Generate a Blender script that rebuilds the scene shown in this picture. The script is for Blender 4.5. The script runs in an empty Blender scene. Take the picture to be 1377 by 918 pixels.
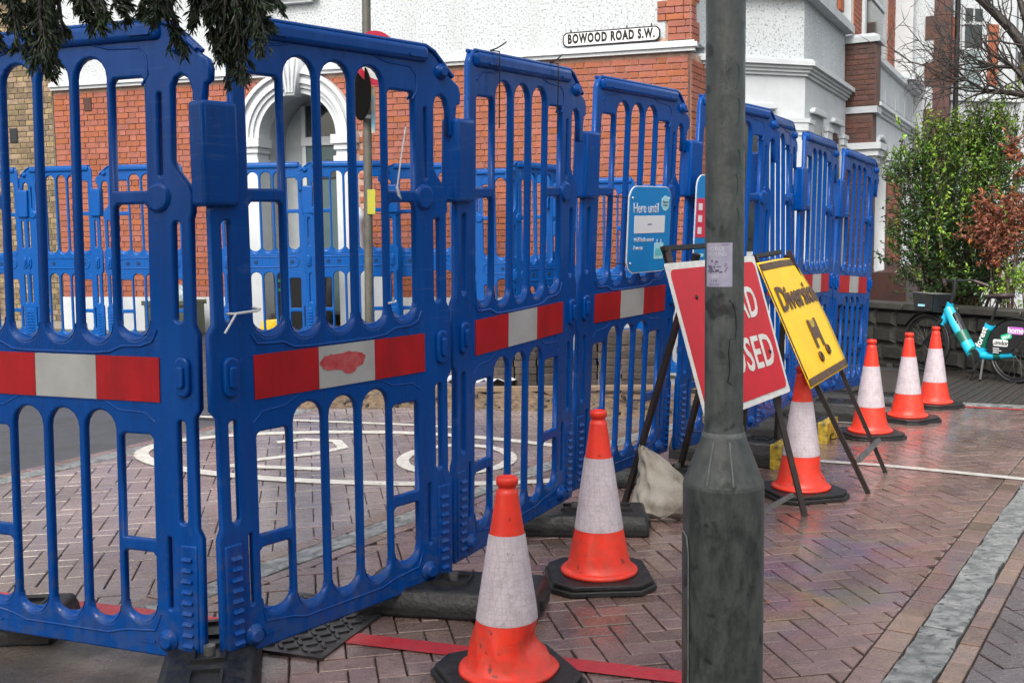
import bpy, bmesh, math, random
from mathutils import Vector, Matrix
random.seed(11)
SC = bpy.context.scene
COL = SC.collection
# ------------------------------------------------------------------ camera
cam_d = bpy.data.cameras.new('camera'); CAM = bpy.data.objects.new('camera', cam_d); COL.objects.link(CAM)
cam_d.sensor_width = 36.0
cam_d.lens = 36.0 * 1419.1 / 1377.0
cam_d.clip_start = 0.05; cam_d.clip_end = 900
PITCH, ROLL = 0.095, -0.014
_f = Vector((0, math.cos(PITCH), -math.sin(PITCH))); _r = Vector((1, 0, 0)); _u = _r.cross(_f)
_a = _r * math.cos(ROLL) + _u * math.sin(ROLL); _b = -_r * math.sin(ROLL) + _u * math.cos(ROLL)
CAM.matrix_world = Matrix(((_a.x, _b.x, -_f.x, 0), (_a.y, _b.y, -_f.y, 0), (_a.z, _b.z, -_f.z, 1.48), (0, 0, 0, 1)))
SC.camera = CAM
# ------------------------------------------------------------------ sky, sun, exposure (overcast, wet day)
SUN_EL, SUN_AZ = math.radians(48), math.radians(197)
wd = bpy.data.worlds.new('World'); SC.world = wd; wd.use_nodes = True
wn = wd.node_tree.nodes; wl = wd.node_tree.links
bg = wn['Background']
sky = wn.new('ShaderNodeTexSky'); sky.sky_type = 'NISHITA'; sky.sun_disc = False
sky.sun_elevation = SUN_EL; sky.sun_rotation = SUN_AZ
sky.air_density = 1.6; sky.dust_density = 6.0; sky.ozone_density = 1.0
hs = wn.new('ShaderNodeHueSaturation'); hs.inputs['Saturation'].default_value = 0.42
wl.new(sky.outputs[0], hs.inputs['Color']); wl.new(hs.outputs[0], bg.inputs[0]); bg.inputs[1].default_value = 0.15
sun_d = bpy.data.lights.new('sun', 'SUN'); sun_d.energy = 0.6; sun_d.angle = math.radians(24); sun_d.color = (1, .97, .93)
SUN = bpy.data.objects.new('sun', sun_d); COL.objects.link(SUN); SUN.location = (0, 0, 30)
_sd = Vector((math.sin(SUN_AZ) * math.cos(SUN_EL), math.cos(SUN_AZ) * math.cos(SUN_EL), math.sin(SUN_EL)))
SUN.rotation_euler = (-_sd).to_track_quat('-Z', 'Y').to_euler()
vs = SC.view_settings; vs.view_transform = 'Standard'; vs.look = 'None'; vs.gamma = 1; vs.exposure = 1.0
SC.render.resolution_x = 1024; SC.render.resolution_y = 682

# ------------------------------------------------------------------ helpers
def lin(r, g, b):
    f = lambda c: (c / 255 / 12.92) if c / 255 <= .04045 else ((c / 255 + .055) / 1.055) ** 2.4
    return (f(r), f(g), f(b), 1)

def mat(name, col, col2=None, scale=6, detail=5, rough=.6, rough2=None, bump=0, bscale=40, bdetail=3, metallic=0,
        vary=0, stretch=None, cmin=.35, cmax=.65, spots=None, spec=.5, coat=0, hue=0, emit=None):
    m = bpy.data.materials.new(name); m.use_nodes = True
    nt = m.node_tree; N = nt.nodes; L = nt.links; p = N['Principled BSDF']
    p.inputs['Base Color'].default_value = col; p.inputs['Roughness'].default_value = rough
    p.inputs['Metallic'].default_value = metallic; p.inputs['Specular IOR Level'].default_value = spec
    if coat: p.inputs['Coat Weight'].default_value = coat; p.inputs['Coat Roughness'].default_value = .08
    tc = N.new('ShaderNodeTexCoord'); vec = tc.outputs['Object']
    if stretch:
        mp = N.new('ShaderNodeMapping'); mp.inputs['Scale'].default_value = stretch; L.new(vec, mp.inputs[0]); svec = mp.outputs[0]
    else: svec = vec
    cur = None
    if col2 is not None or rough2 is not None:
        no = N.new('ShaderNodeTexNoise'); no.inputs['Scale'].default_value = scale; no.inputs['Detail'].default_value = detail
        no.inputs['Roughness'].default_value = .62; L.new(svec, no.inputs['Vector'])
        cr = N.new('ShaderNodeMapRange'); cr.inputs[1].default_value = cmin; cr.inputs[2].default_value = cmax; L.new(no.outputs[0], cr.inputs[0])
        if col2 is not None:
            mx = N.new('ShaderNodeMix'); mx.data_type = 'RGBA'; mx.inputs[6].default_value = col; mx.inputs[7].default_value = col2
            L.new(cr.outputs[0], mx.inputs[0]); cur = mx.outputs[2]
        if rough2 is not None:
            rr = N.new('ShaderNodeMapRange'); rr.inputs[3].default_value = rough; rr.inputs[4].default_value = rough2
            L.new(cr.outputs[0], rr.inputs[0]); L.new(rr.outputs[0], p.inputs['Roughness'])
    if spots:      # (colour, scale, threshold)
        no2 = N.new('ShaderNodeTexNoise'); no2.inputs['Scale'].default_value = spots[1]; no2.inputs['Detail'].default_value = 3
        L.new(vec, no2.inputs['Vector'])
        c2 = N.new('ShaderNodeMapRange'); c2.inputs[1].default_value = spots[2]; c2.inputs[2].default_value = spots[2] + .05; L.new(no2.outputs[0], c2.inputs[0])
        mx2 = N.new('ShaderNodeMix'); mx2.data_type = 'RGBA'; mx2.inputs[7].default_value = spots[0]
        if cur is not None: L.new(cur, mx2.inputs[6])
        else: mx2.inputs[6].default_value = col
        L.new(c2.outputs[0], mx2.inputs[0]); cur = mx2.outputs[2]
    if vary or hue:
        oi = N.new('ShaderNodeObjectInfo'); ge = N.new('ShaderNodeNewGeometry')
        ad = N.new('ShaderNodeMath'); ad.operation = 'ADD'; L.new(oi.outputs['Random'], ad.inputs[0]); L.new(ge.outputs['Random Per Island'], ad.inputs[1])
        fr = N.new('ShaderNodeMath'); fr.operation = 'FRACT'; L.new(ad.outputs[0], fr.inputs[0])
        hv = N.new('ShaderNodeHueSaturation')
        if cur is not None: L.new(cur, hv.inputs['Color'])
        else: hv.inputs['Color'].default_value = col
        mr = N.new('ShaderNodeMapRange'); mr.inputs[3].default_value = 1 - vary; mr.inputs[4].default_value = 1 + vary
        L.new(fr.outputs[0], mr.inputs[0]); L.new(mr.outputs[0], hv.inputs['Value'])
        if hue:
            f2 = N.new('ShaderNodeMath'); f2.operation = 'MULTIPLY_ADD'; f2.inputs[1].default_value = 7.31; f2.inputs[2].default_value = .37; L.new(fr.outputs[0], f2.inputs[0])
            f3 = N.new('ShaderNodeMath'); f3.operation = 'FRACT'; L.new(f2.outputs[0], f3.inputs[0])
            m2 = N.new('ShaderNodeMapRange'); m2.inputs[3].default_value = .5 - hue; m2.inputs[4].default_value = .5 + hue
            L.new(f3.outputs[0], m2.inputs[0]); L.new(m2.outputs[0], hv.inputs['Hue'])
            m3 = N.new('ShaderNodeMapRange'); m3.inputs[3].default_value = .9; m3.inputs[4].default_value = 1.08; L.new(f3.outputs[0], m3.inputs[0]); L.new(m3.outputs[0], hv.inputs['Saturation'])
        cur = hv.outputs[0]
    if cur is not None: L.new(cur, p.inputs['Base Color'])
    if bump:
        nb = N.new('ShaderNodeTexNoise'); nb.inputs['Scale'].default_value = bscale; nb.inputs['Detail'].default_value = bdetail; L.new(vec, nb.inputs['Vector'])
        bp = N.new('ShaderNodeBump'); bp.inputs['Strength'].default_value = bump; bp.inputs['Distance'].default_value = .01
        L.new(nb.outputs[0], bp.inputs['Height']); L.new(bp.outputs[0], p.inputs['Normal'])
    m.diffuse_color = col
    return m

class MB:
    def __init__(self): self.v = []; self.f = []; self.s = []
    def face(self, pts, smooth=False):
        i = len(self.v); self.v += [tuple(p) for p in pts]; self.f.append(list(range(i, i + len(pts)))); self.s.append(smooth); return self
    def add(self, V, F, M=None, smooth=False):
        i = len(self.v)
        self.v += [tuple(M @ Vector(p)) for p in V] if M is not None else [tuple(p) for p in V]
        self.f += [[i + k for k in f] for f in F]; self.s += [smooth] * len(F); return self
    def box(self, c, s, M=None, taper=1.0):
        x, y, z = s[0] / 2, s[1] / 2, s[2] / 2; t = taper
        V = [(c[0] + a * x * (t if k > 0 else 1), c[1] + b * y * (t if k > 0 else 1), c[2] + k * z) for k in (-1, 1) for a, b in ((-1, -1), (1, -1), (1, 1), (-1, 1))]
        return self.add(V, [(3, 2, 1, 0), (4, 5, 6, 7), (0, 1, 5, 4), (1, 2, 6, 5), (2, 3, 7, 6), (3, 0, 4, 7)], M)
    def bbox(self, x0, x1, y0, y1, z0, z1, M=None): return self.box(((x0 + x1) / 2, (y0 + y1) / 2, (z0 + z1) / 2), (x1 - x0, y1 - y0, z1 - z0), M)
    def prism(self, poly, z0, z1, M=None):      # poly counter-clockwise in xy
        n = len(poly); V = [(x, y, z0) for x, y in poly] + [(x, y, z1) for x, y in poly]
        return self.add(V, [list(range(n))[::-1], list(range(n, 2 * n))] + [(i, (i + 1) % n, n + (i + 1) % n, n + i) for i in range(n)], M)
    def lathe(self, prof, n=32, M=None, smooth=True, caps=True, oct_=None):
        V = []; F = []
        for r, z in prof:
            for i in range(n):
                a = 2 * math.pi * i / n; V.append((r * math.cos(a), r * math.sin(a), z))
        for k in range(len(prof) - 1):
            for i in range(n):
                j = (i + 1) % n; F.append((k * n + i, k * n + j, (k + 1) * n + j, (k + 1) * n + i))
        self.add(V, F, M, smooth)
        if caps: self.add(V[:n], [list(range(n))[::-1]], M); self.add(V[-n:], [list(range(n))], M)
        return self
    def tube(self, path, r, n=8, M=None, smooth=True, closed=False):
        P = [Vector(p) for p in path]; R = r if isinstance(r, (list, tuple)) else [r] * len(P); V = []; F = []
        up = Vector((0, 0, 1)); prev = None
        for i, p in enumerate(P):
            if closed: t = P[(i + 1) % len(P)] - P[i - 1]
            else: t = P[min(i + 1, len(P) - 1)] - P[max(i - 1, 0)]
            t.normalize()
            if prev is None: ref = up if abs(t.z) < .9 else Vector((1, 0, 0)); x = ref.cross(t).normalized()
            else: x = (prev - t * prev.dot(t)); x = x.normalized() if x.length > 1e-5 else up.cross(t).normalized()
            prev = x; y = t.cross(x)
            V += [p + (x * math.cos(2 * math.pi * k / n) + y * math.sin(2 * math.pi * k / n)) * R[i] for k in range(n)]
        m = len(P)
        for i in range(m if closed else m - 1):
            for k in range(n): F.append((i * n + k, i * n + (k + 1) % n, ((i + 1) % m) * n + (k + 1) % n, ((i + 1) % m) * n + k))
        self.add(V, F, M, smooth)
        if not closed: self.add(V[:n], [list(range(n))[::-1]], M); self.add(V[-n:], [list(range(n))], M)
        return self
    def bar(self, p, q, w, h=None, up=(0, 0, 1)):   # square bar between two points
        p, q = Vector(p), Vector(q); d = q - p; l = d.length; t = d / l; h = h or w
        ref = Vector(up); x = ref.cross(t)
        if x.length < 1e-3: x = Vector((1, 0, 0)).cross(t)
        x.normalize(); y = t.cross(x)
        M = Matrix(((x.x, y.x, t.x, p.x), (x.y, y.y, t.y, p.y), (x.z, y.z, t.z, p.z), (0, 0, 0, 1)))
        return self.box((0, 0, l / 2), (w, h, l), M)
    def mesh(self, name, m=None):
        me = bpy.data.meshes.new(name); me.from_pydata([tuple(v) for v in self.v], [], self.f)
        me.polygons.foreach_set('use_smooth', self.s); me.update()
        if m: me.materials.append(m)
        return me
    def build(self, name, m, parent=None, **kw): return link(name, self.mesh(name, m), parent, **kw)

def link(name, me, parent=None, M=None, label=None, cat=None, group=None, kind=None):
    o = bpy.data.objects.new(name, me); COL.objects.link(o)
    if parent is not None: o.parent = parent
    if M is not None: o.matrix_local = M
    return tag(o, label, cat, group, kind)
def tag(o, label=None, cat=None, group=None, kind=None):
    if label: o['label'] = label
    if cat: o['category'] = cat
    if group: o['group'] = group
    if kind: o['kind'] = kind
    return o
def empty(name, M=None, label=None, cat=None, group=None, kind=None):
    o = bpy.data.objects.new(name, None); COL.objects.link(o); o.empty_display_size = .1
    if M is not None: o.matrix_world = M
    return tag(o, label, cat, group, kind)
def copy_tree(o, parent=None):
    c = o.copy(); COL.objects.link(c); c.parent = parent
    if parent is not None: c.matrix_parent_inverse = o.matrix_parent_inverse
    for ch in list(o.children): copy_tree(ch, c)
    return c
def T(x, y, z, rz=0, rx=0, ry=0): return Matrix.Translation((x, y, z)) @ Matrix.Rotation(rz, 4, 'Z') @ Matrix.Rotation(ry, 4, 'Y') @ Matrix.Rotation(rx, 4, 'X')
RX90 = Matrix.Rotation(math.pi / 2, 4, 'X')
def frame(O, u, v):      # x along u, z along v, y away from the viewer
    u = Vector(u).normalized(); v = Vector(v); v = (v - u * v.dot(u)).normalized(); n = v.cross(u)
    return Matrix(((u.x, n.x, v.x, O[0]), (u.y, n.y, v.y, O[1]), (u.z, n.z, v.z, O[2]), (0, 0, 0, 1)))
def bevel_mesh(me, w, seg=2, angle=.6, smooth=True):
    bm = bmesh.new(); bm.from_mesh(me); bmesh.ops.remove_doubles(bm, verts=bm.verts, dist=1e-5)
    es = [e for e in bm.edges if len(e.link_faces) == 2 and e.calc_face_angle() > angle]
    r = bmesh.ops.bevel(bm, geom=es, offset=w, segments=seg, profile=.5, affect='EDGES', clamp_overlap=True)
    if smooth:
        for f in r['faces']: f.smooth = True
    bm.to_mesh(me); bm.free(); me.update(); return me
def from_curve(cu):
    o = bpy.data.objects.new('tmp', cu); COL.objects.link(o)
    dg = bpy.context.evaluated_depsgraph_get(); me = bpy.data.meshes.new_from_object(o.evaluated_get(dg))
    bpy.data.objects.remove(o); return me
def plate(outer, holes, thick, bev, res=2):     # plate in x-z with real holes and rounded edges, thickness along y
    cu = bpy.data.curves.new('plate', 'CURVE'); cu.dimensions = '2D'; cu.fill_mode = 'BOTH'
    cu.extrude = max(thick / 2 - bev, 0); cu.bevel_depth = bev; cu.bevel_resolution = res; cu.offset = -bev
    for poly in [outer] + holes:
        s = cu.splines.new('POLY'); s.points.add(len(poly) - 1); s.use_cyclic_u = True
        for i, (x, y) in enumerate(poly): s.points[i].co = (x, y, 0, 1)
    me = from_curve(cu); me.transform(RX90)
    for p in me.polygons: p.use_smooth = abs(p.normal.y) < .98
    me.materials.clear(); return me
def text(name, s, size, m, parent=None, M=None, bold=0.0, xs=1.0, ext=.0008, align='CENTER', spacing=1.0, fit=None, **kw):
    cu = bpy.data.curves.new('txt', 'FONT'); cu.body = s; cu.size = size; cu.extrude = ext; cu.offset = bold; cu.align_x = align; cu.align_y = 'CENTER'
    cu.space_character = spacing; cu.resolution_u = 3
    me = from_curve(cu)
    if fit: q = [v.co.x for v in me.vertices]; xs = fit / (max(q) - min(q))
    me.transform(RX90 @ Matrix.Diagonal((xs, 1, 1, 1))); me.materials.clear(); me.materials.append(m)
    return link(name, me, parent, M, **kw)
def stadium(cx, w, z0, z1, top=True, bot=True, n=8):
    r = w / 2; P = []
    if bot: P += [(cx + r * math.cos(a), z0 + r + r * math.sin(a)) for a in [math.pi + math.pi * i / n for i in range(n + 1)]]
    else: P += [(cx - r, z0), (cx + r, z0)]
    if top: P += [(cx + r * math.cos(a), z1 - r + r * math.sin(a)) for a in [math.pi * i / n for i in range(n + 1)]]
    else: P += [(cx + r, z1 - .012), (cx + r - .012, z1), (cx - r + .012, z1), (cx - r, z1 - .012)]
    return P
def rrect(x0, x1, z0, z1, r, n=5):
    P = []
    for cx, cz, a0 in ((x1 - r, z0 + r, -90), (x1 - r, z1 - r, 0), (x0 + r, z1 - r, 90), (x0 + r, z0 + r, 180)):
        P += [(cx + r * math.cos(math.radians(a0 + 90 * i / n)), cz + r * math.sin(math.radians(a0 + 90 * i / n))) for i in range(n + 1)]
    return P
def gz(x, y):
    d = y - 6.4; s = (d + math.sqrt(d * d + .6)) / 2
    t = min(1, max(0, (x + 1) / 3.5)); t = t * t * (3 - 2 * t)
    s = min(s, 11.5)
    return s * (.032 - .067 * t)
def clip(poly, a, b, c):      # keep a*x+b*y>=c
    out = []
    for i in range(len(poly)):
        p, q = poly[i], poly[(i + 1) % len(poly)]; dp = a * p[0] + b * p[1] - c; dq = a * q[0] + b * q[1] - c
        if dp >= 0: out.append(p)
        if dp * dq < 0: t = dp / (dp - dq); out.append((p[0] + (q[0] - p[0]) * t, p[1] + (q[1] - p[1]) * t))
    return out
def area(p): return .5 * sum(p[i][0] * p[(i + 1) % len(p)][1] - p[(i + 1) % len(p)][0] * p[i][1] for i in range(len(p)))
# ------------------------------------------------------------------ materials
M_blue = mat('blue_plastic', (.0002, .060, .285, 1), (.0002, .045, .225, 1), scale=5, stretch=(6, 6, .6), spec=.22, rough=.12, rough2=.30, bump=.05, bscale=9, spots=((.012, .065, .27, 1), 14, .66))
M_blueb = mat('blue_plastic_weathered', (.0004, .074, .30, 1), (.0004, .058, .245, 1), scale=5, stretch=(6, 6, .6), spec=.25, rough=.2, rough2=.45, bump=.05, bscale=9)
M_red = mat('red_reflective', (.42, .008, .014, 1), (.30, .007, .011, 1), scale=9, stretch=(2, 2, .5), spec=.3, rough=.38, bump=.08, bscale=220, vary=.06)
M_white = mat('white_reflective', (.40, .40, .39, 1), (.32, .32, .31, 1), scale=6, rough=.42, bump=.08, bscale=220, vary=.06)
M_spray = mat('red_spray_paint', (.40, .02, .03, 1), (.50, .10, .10, 1), scale=22, rough=.5)
M_rubber = mat('black_rubber', (.007, .007, .008, 1), (.016, .016, .016, 1), scale=18, rough=.38, rough2=.62, bump=.35, bscale=60)
M_yellow = mat('yellow_plastic', (.48, .33, .02, 1), (.10, .075, .03, 1), scale=20, detail=8, rough=.5, cmin=.42, cmax=.66)
M_steel = mat('dull_steel', (.22, .22, .22, 1), (.12, .11, .10, 1), scale=20, rough=.45, metallic=.7)
M_orange = mat('orange_cone', (.80, .035, .014, 1), (.62, .028, .012, 1), scale=7, rough=.33, rough2=.5, bump=.15, bscale=14, spots=((.16, .02, .014, 1), 19, .65))
M_sleeve = mat('cone_sleeve_white', (.58, .51, .55, 1), (.46, .40, .44, 1), scale=9, rough=.4, rough2=.6, bump=.25, bscale=60, spots=((.16, .13, .14, 1), 34, .73))
M_pole = mat('lamp_post_paint', (.026, .033, .032, 1), (.074, .080, .075, 1), scale=20, detail=9, stretch=(1.6, 1.6, .7), rough=.32, rough2=.6, bump=.3, bscale=26, spots=((.012, .014, .014, 1), 12, .62))
M_polelight = mat('worn_grey_edge', (.16, .17, .17, 1), (.09, .10, .10, 1), scale=40, rough=.5)
M_dpole = mat('grey_green_pole', (.10, .095, .08, 1), (.06, .06, .05, 1), scale=12, rough=.5)
M_black = mat('black_paint', (.008, .008, .009, 1), (.015, .014, .014, 1), scale=15, rough=.55, spec=.3)
M_rust = mat('worn_black_steel', (.018, .014, .013, 1), (.06, .022, .014, 1), scale=12, rough=.5, cmin=.55, cmax=.75)
M_signred = mat('sign_red', (.50, .008, .022, 1), (.42, .008, .018, 1), scale=5, rough=.42, spec=.25, spots=((.2, .01, .01, 1), 9, .74))
M_signwhite = mat('sign_white', (.62, .62, .60, 1), (.48, .48, .45, 1), scale=14, rough=.4, spots=((.2, .17, .13, 1), 30, .68))
M_signyel = mat('sign_yellow', (.88, .54, .008, 1), (.80, .46, .008, 1), scale=5, rough=.4, spec=.25, spots=((.3, .13, .01, 1), 16, .73))
M_signblk = mat('sign_black', (.045, .02, .01, 1), (.10, .045, .02, 1), scale=24, rough=.5)
M_signback = mat('sign_back_grey', (.18, .18, .18, 1), rough=.5, metallic=.3)
M_sky = mat('notice_blue', (.0, .20, .52, 1), (.0, .17, .46, 1), scale=4, rough=.3)
M_paper = mat('notice_white', (.62, .62, .66, 1), rough=.5)
M_pale = mat('notice_pale_blue', (.30, .58, .66, 1), rough=.5)
M_teal = mat('notice_teal', (.10, .42, .48, 1), rough=.5)
M_ntred = mat('notice_red', (.55, .02, .06, 1), rough=.4)
M_sticker = mat('sticker_lilac', (.46, .43, .55, 1), (.36, .35, .47, 1), scale=20, rough=.4)
M_stickerd = mat('sticker_ink', (.07, .06, .11, 1), (.22, .2, .3, 1), scale=60, rough=.5)
M_stickerl = mat('sticker_light_ink', (.62, .62, .68, 1), rough=.5)
M_green_g = mat('green_graffiti', (.012, .10, .06, 1), (.03, .06, .05, 1), scale=60, rough=.5)
M_tie = mat('zip_tie_white', (.6, .6, .62, 1), rough=.4)
# masonry
M_brick = mat('orange_red_brick', (.31, .098, .056, 1), (.25, .072, .04, 1), scale=9, rough=.75, bump=.35, bscale=60, vary=.12, hue=.008, spots=((.16, .07, .045, 1), 5, .70))
M_mortar = mat('pale_mortar', (.48, .34, .27, 1), (.32, .2, .15, 1), scale=14, rough=.9, bump=.4, bscale=70)
M_stock = mat('yellow_stock_brick', (.26, .19, .105, 1), (.13, .095, .06, 1), scale=7, rough=.8, bump=.4, bscale=50, vary=.32, hue=.012)
M_mortard = mat('grey_mortar', (.25, .22, .18, 1), rough=.9)
M_dkbrick = mat('dark_wet_brick', (.10, .03, .019, 1), (.038, .018, .015, 1), scale=4, rough=.55, bump=.4, bscale=40, vary=.22, hue=.01, spots=((.035, .03, .025, 1), 3, .62))
M_mortardk = mat('dark_mortar', (.10, .06, .05, 1), rough=.9)
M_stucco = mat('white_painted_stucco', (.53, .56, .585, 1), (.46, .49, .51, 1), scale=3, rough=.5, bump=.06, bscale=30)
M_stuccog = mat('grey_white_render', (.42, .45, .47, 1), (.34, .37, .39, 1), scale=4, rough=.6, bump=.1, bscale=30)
M_glass = mat('dark_window_glass', (.012, .016, .02, 1), (.035, .045, .05, 1), scale=3, rough=.06, spec=.8)
M_glasst = mat('pale_curtained_glass', (.30, .38, .38, 1), (.16, .22, .23, 1), scale=5, rough=.12, spec=.6)
M_dark = mat('dark_interior', (.012, .014, .018, 1), rough=.4)
M_doorteal = mat('grey_teal_door', (.075, .12, .13, 1), (.06, .10, .11, 1), scale=5, rough=.4)
M_slate = mat('grey_slate', (.16, .17, .18, 1), (.11, .12, .13, 1), scale=6, rough=.5)
def roughcast():
    m = mat('white_roughcast', (.72, .76, .80, 1), rough=.75); N = m.node_tree.nodes; L = m.node_tree.links; p = N['Principled BSDF']
    tc = N.new('ShaderNodeTexCoord'); vo = N.new('ShaderNodeTexVoronoi'); vo.inputs['Scale'].default_value = 34; vo.inputs['Randomness'].default_value = 1
    no = N.new('ShaderNodeTexNoise'); no.inputs['Scale'].default_value = 40; no.inputs['Detail'].default_value = 3
    L.new(tc.outputs['Object'], vo.inputs['Vector']); L.new(tc.outputs['Object'], no.inputs['Vector'])
    mp = N.new('ShaderNodeMapRange'); mp.inputs[1].default_value = .53; mp.inputs[2].default_value = .66; L.new(no.outputs[0], mp.inputs[0])
    mx = N.new('ShaderNodeMix'); mx.data_type = 'RGBA'; mx.inputs[6].default_value = (.47, .505, .53, 1); mx.inputs[7].default_value = (.2, .21, .21, 1)
    L.new(mp.outputs[0], mx.inputs[0])
    n2 = N.new('ShaderNodeTexNoise'); n2.inputs['Scale'].default_value = 1.3; n2.inputs['Detail'].default_value = 4; mps = N.new('ShaderNodeMapping'); mps.inputs['Scale'].default_value = (2.2, 2.2, .35); L.new(tc.outputs['Object'], mps.inputs[0]); L.new(mps.outputs[0], n2.inputs['Vector'])
    m2 = N.new('ShaderNodeMapRange'); m2.inputs[1].default_value = .4; m2.inputs[2].default_value = .75; m2.inputs[4].default_value = .55; L.new(n2.outputs[0], m2.inputs[0])
    mz = N.new('ShaderNodeMix'); mz.data_type = 'RGBA'; mz.inputs[7].default_value = (.36, .38, .38, 1); L.new(mx.outputs[2], mz.inputs[6]); L.new(m2.outputs[0], mz.inputs[0])
    L.new(mz.outputs[2], p.inputs['Base Color'])
    bp = N.new('ShaderNodeBump'); bp.inputs['Strength'].default_value = .45; bp.inputs['Distance'].default_value = .008
    sb = N.new('ShaderNodeMath'); sb.operation = 'SUBTRACT'; L.new(no.outputs[0], sb.inputs[1]); L.new(vo.outputs['Distance'], sb.inputs[0]); sb.inputs[0].default_value = 1
    L.new(sb.outputs[0], bp.inputs['Height']); L.new(bp.outputs[0], p.inputs['Normal']); return m
M_roughcast = roughcast()
# ground
def paving(name, c1, c2, vary, hue, oil=False):
    m = mat(name, c1, c2, scale=14, detail=6, rough=.07, rough2=.36, cmin=.3, cmax=.7, vary=vary, hue=hue, bump=.4, bscale=75, bdetail=5)
    N = m.node_tree.nodes; L = m.node_tree.links; p = N['Principled BSDF']
    ge = N.new('ShaderNodeNewGeometry')
    src = p.inputs['Base Color'].links[0].from_socket
    # large wet / dry patches in world space
    n1 = N.new('ShaderNodeTexNoise'); n1.inputs['Scale'].default_value = 1.1; n1.inputs['Detail'].default_value = 4; L.new(ge.outputs['Position'], n1.inputs['Vector']); p.inputs['Coat Weight'].default_value = .4; p.inputs['Coat Roughness'].default_value = .14
    r1 = N.new('ShaderNodeMapRange'); r1.inputs[1].default_value = .38; r1.inputs[2].default_value = .62; r1.inputs[3].default_value = .72; r1.inputs[4].default_value = 1.2; L.new(n1.outputs[0], r1.inputs[0])
    mu = N.new('ShaderNodeMix'); mu.data_type = 'RGBA'; mu.blend_type = 'MULTIPLY'; mu.inputs[0].default_value = 1; L.new(src, mu.inputs[6]); L.new(r1.outputs[0], mu.inputs[7]); out = mu.outputs[2]
    # pale grit specks
    n3 = N.new('ShaderNodeTexNoise'); n3.inputs['Scale'].default_value = 130; n3.inputs['Detail'].default_value = 2; L.new(ge.outputs['Position'], n3.inputs['Vector'])
    r3 = N.new('ShaderNodeMapRange'); r3.inputs[1].default_value = .66; r3.inputs[2].default_value = .72; L.new(n3.outputs[0], r3.inputs[0])
    m3 = N.new('ShaderNodeMix'); m3.data_type = 'RGBA'; m3.inputs[7].default_value = (.30, .25, .23, 1); L.new(out, m3.inputs[6]); L.new(r3.outputs[0], m3.inputs[0]); out = m3.outputs[2]
    if oil:   # thin rainbow stain of spilt oil
        n2 = N.new('ShaderNodeTexNoise'); n2.inputs['Scale'].default_value = .9; n2.inputs['Detail'].default_value = 2; n2.inputs['Distortion'].default_value = .3
        L.new(ge.outputs['Position'], n2.inputs['Vector'])
        mm = N.new('ShaderNodeMath'); mm.operation = 'MULTIPLY'; mm.inputs[1].default_value = 5.0; L.new(n2.outputs[0], mm.inputs[0])
        fr = N.new('ShaderNodeMath'); fr.operation = 'FRACT'; L.new(mm.outputs[0], fr.inputs[0])
        cr = N.new('ShaderNodeValToRGB'); el = cr.color_ramp.elements
        el[0].position = 0; el[0].color = (.17, .085, .05, 1); el[1].position = 1; el[1].color = (.17, .085, .05, 1)
        for po, c in ((.25, (.20, .14, .035, 1)), (.45, (.07, .12, .09, 1)), (.65, (.06, .055, .16, 1)), (.85, (.15, .05, .11, 1))):
            e = el.new(po); e.color = c
        L.new(fr.outputs[0], cr.inputs[0])
        vd = N.new('ShaderNodeVectorMath'); vd.operation = 'DISTANCE'; vd.inputs[1].default_value = (1.45, 4.55, 0); L.new(ge.outputs['Position'], vd.inputs[0])
        rd = N.new('ShaderNodeMapRange'); rd.inputs[1].default_value = 1.25; rd.inputs[2].default_value = .35; L.new(vd.outputs['Value'], rd.inputs[0])
        n4 = N.new('ShaderNodeTexNoise'); n4.inputs['Scale'].default_value = 2.2; L.new(ge.outputs['Position'], n4.inputs['Vector'])
        r4 = N.new('ShaderNodeMapRange'); r4.inputs[1].default_value = .38; r4.inputs[2].default_value = .6; r4.inputs[4].default_value = .46; L.new(n4.outputs[0], r4.inputs[0])
        mm2 = N.new('ShaderNodeMath'); mm2.operation = 'MULTIPLY'; L.new(rd.outputs[0], mm2.inputs[0]); L.new(r4.outputs[0], mm2.inputs[1])
        m4 = N.new('ShaderNodeMix'); m4.data_type = 'RGBA'; L.new(mm2.outputs[0], m4.inputs[0]); L.new(out, m4.inputs[6]); L.new(cr.outputs[0], m4.inputs[7]); out = m4.outputs[2]
    L.new(out, p.inputs['Base Color']); return m
M_block = paving('red_brown_block', (.205, .135, .118, 1), (.135, .085, .075, 1), .20, .012, True)
M_blockin = paving('pinkish_block', (.225, .182, .168, 1), (.175, .14, .13, 1), .09, .008)
M_blockp = paving('purple_grey_block', (.11, .085, .088, 1), (.08, .065, .07, 1), .14, .012)
M_border = paving('buff_block', (.22, .145, .115, 1), (.15, .10, .085, 1), .24, .018, True)
M_granite = mat('granite_sett', (.26, .268, .262, 1), (.12, .128, .126, 1), scale=13, detail=9, cmin=.40, cmax=.58, rough=.25, rough2=.55, bump=1, bscale=20, bdetail=7, vary=.12, spots=((.06, .065, .07, 1), 30, .60))
M_joint = mat('dark_joint_sand', (.040, .030, .026, 1), (.018, .014, .012, 1), scale=30, rough=.8, bump=.5, bscale=120)
M_asphalt = mat('wet_asphalt', (.060, .064, .068, 1), (.042, .045, .048, 1), scale=3, detail=8, rough=.28, rough2=.55, bump=.6, bscale=120, spots=((.15, .15, .15, 1), 150, .69))
M_concrete = mat('wet_concrete', (.10, .082, .068, 1), (.055, .047, .040, 1), scale=5, detail=8, rough=.1, rough2=.5, bump=.6, bscale=55, bdetail=6)
M_linered = mat('red_line_paint', (.42, .02, .03, 1), (.34, .03, .035, 1), scale=26, rough=.28, rough2=.5, bump=.3, bscale=90, spots=((.12, .06, .05, 1), 22, .68))
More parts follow.
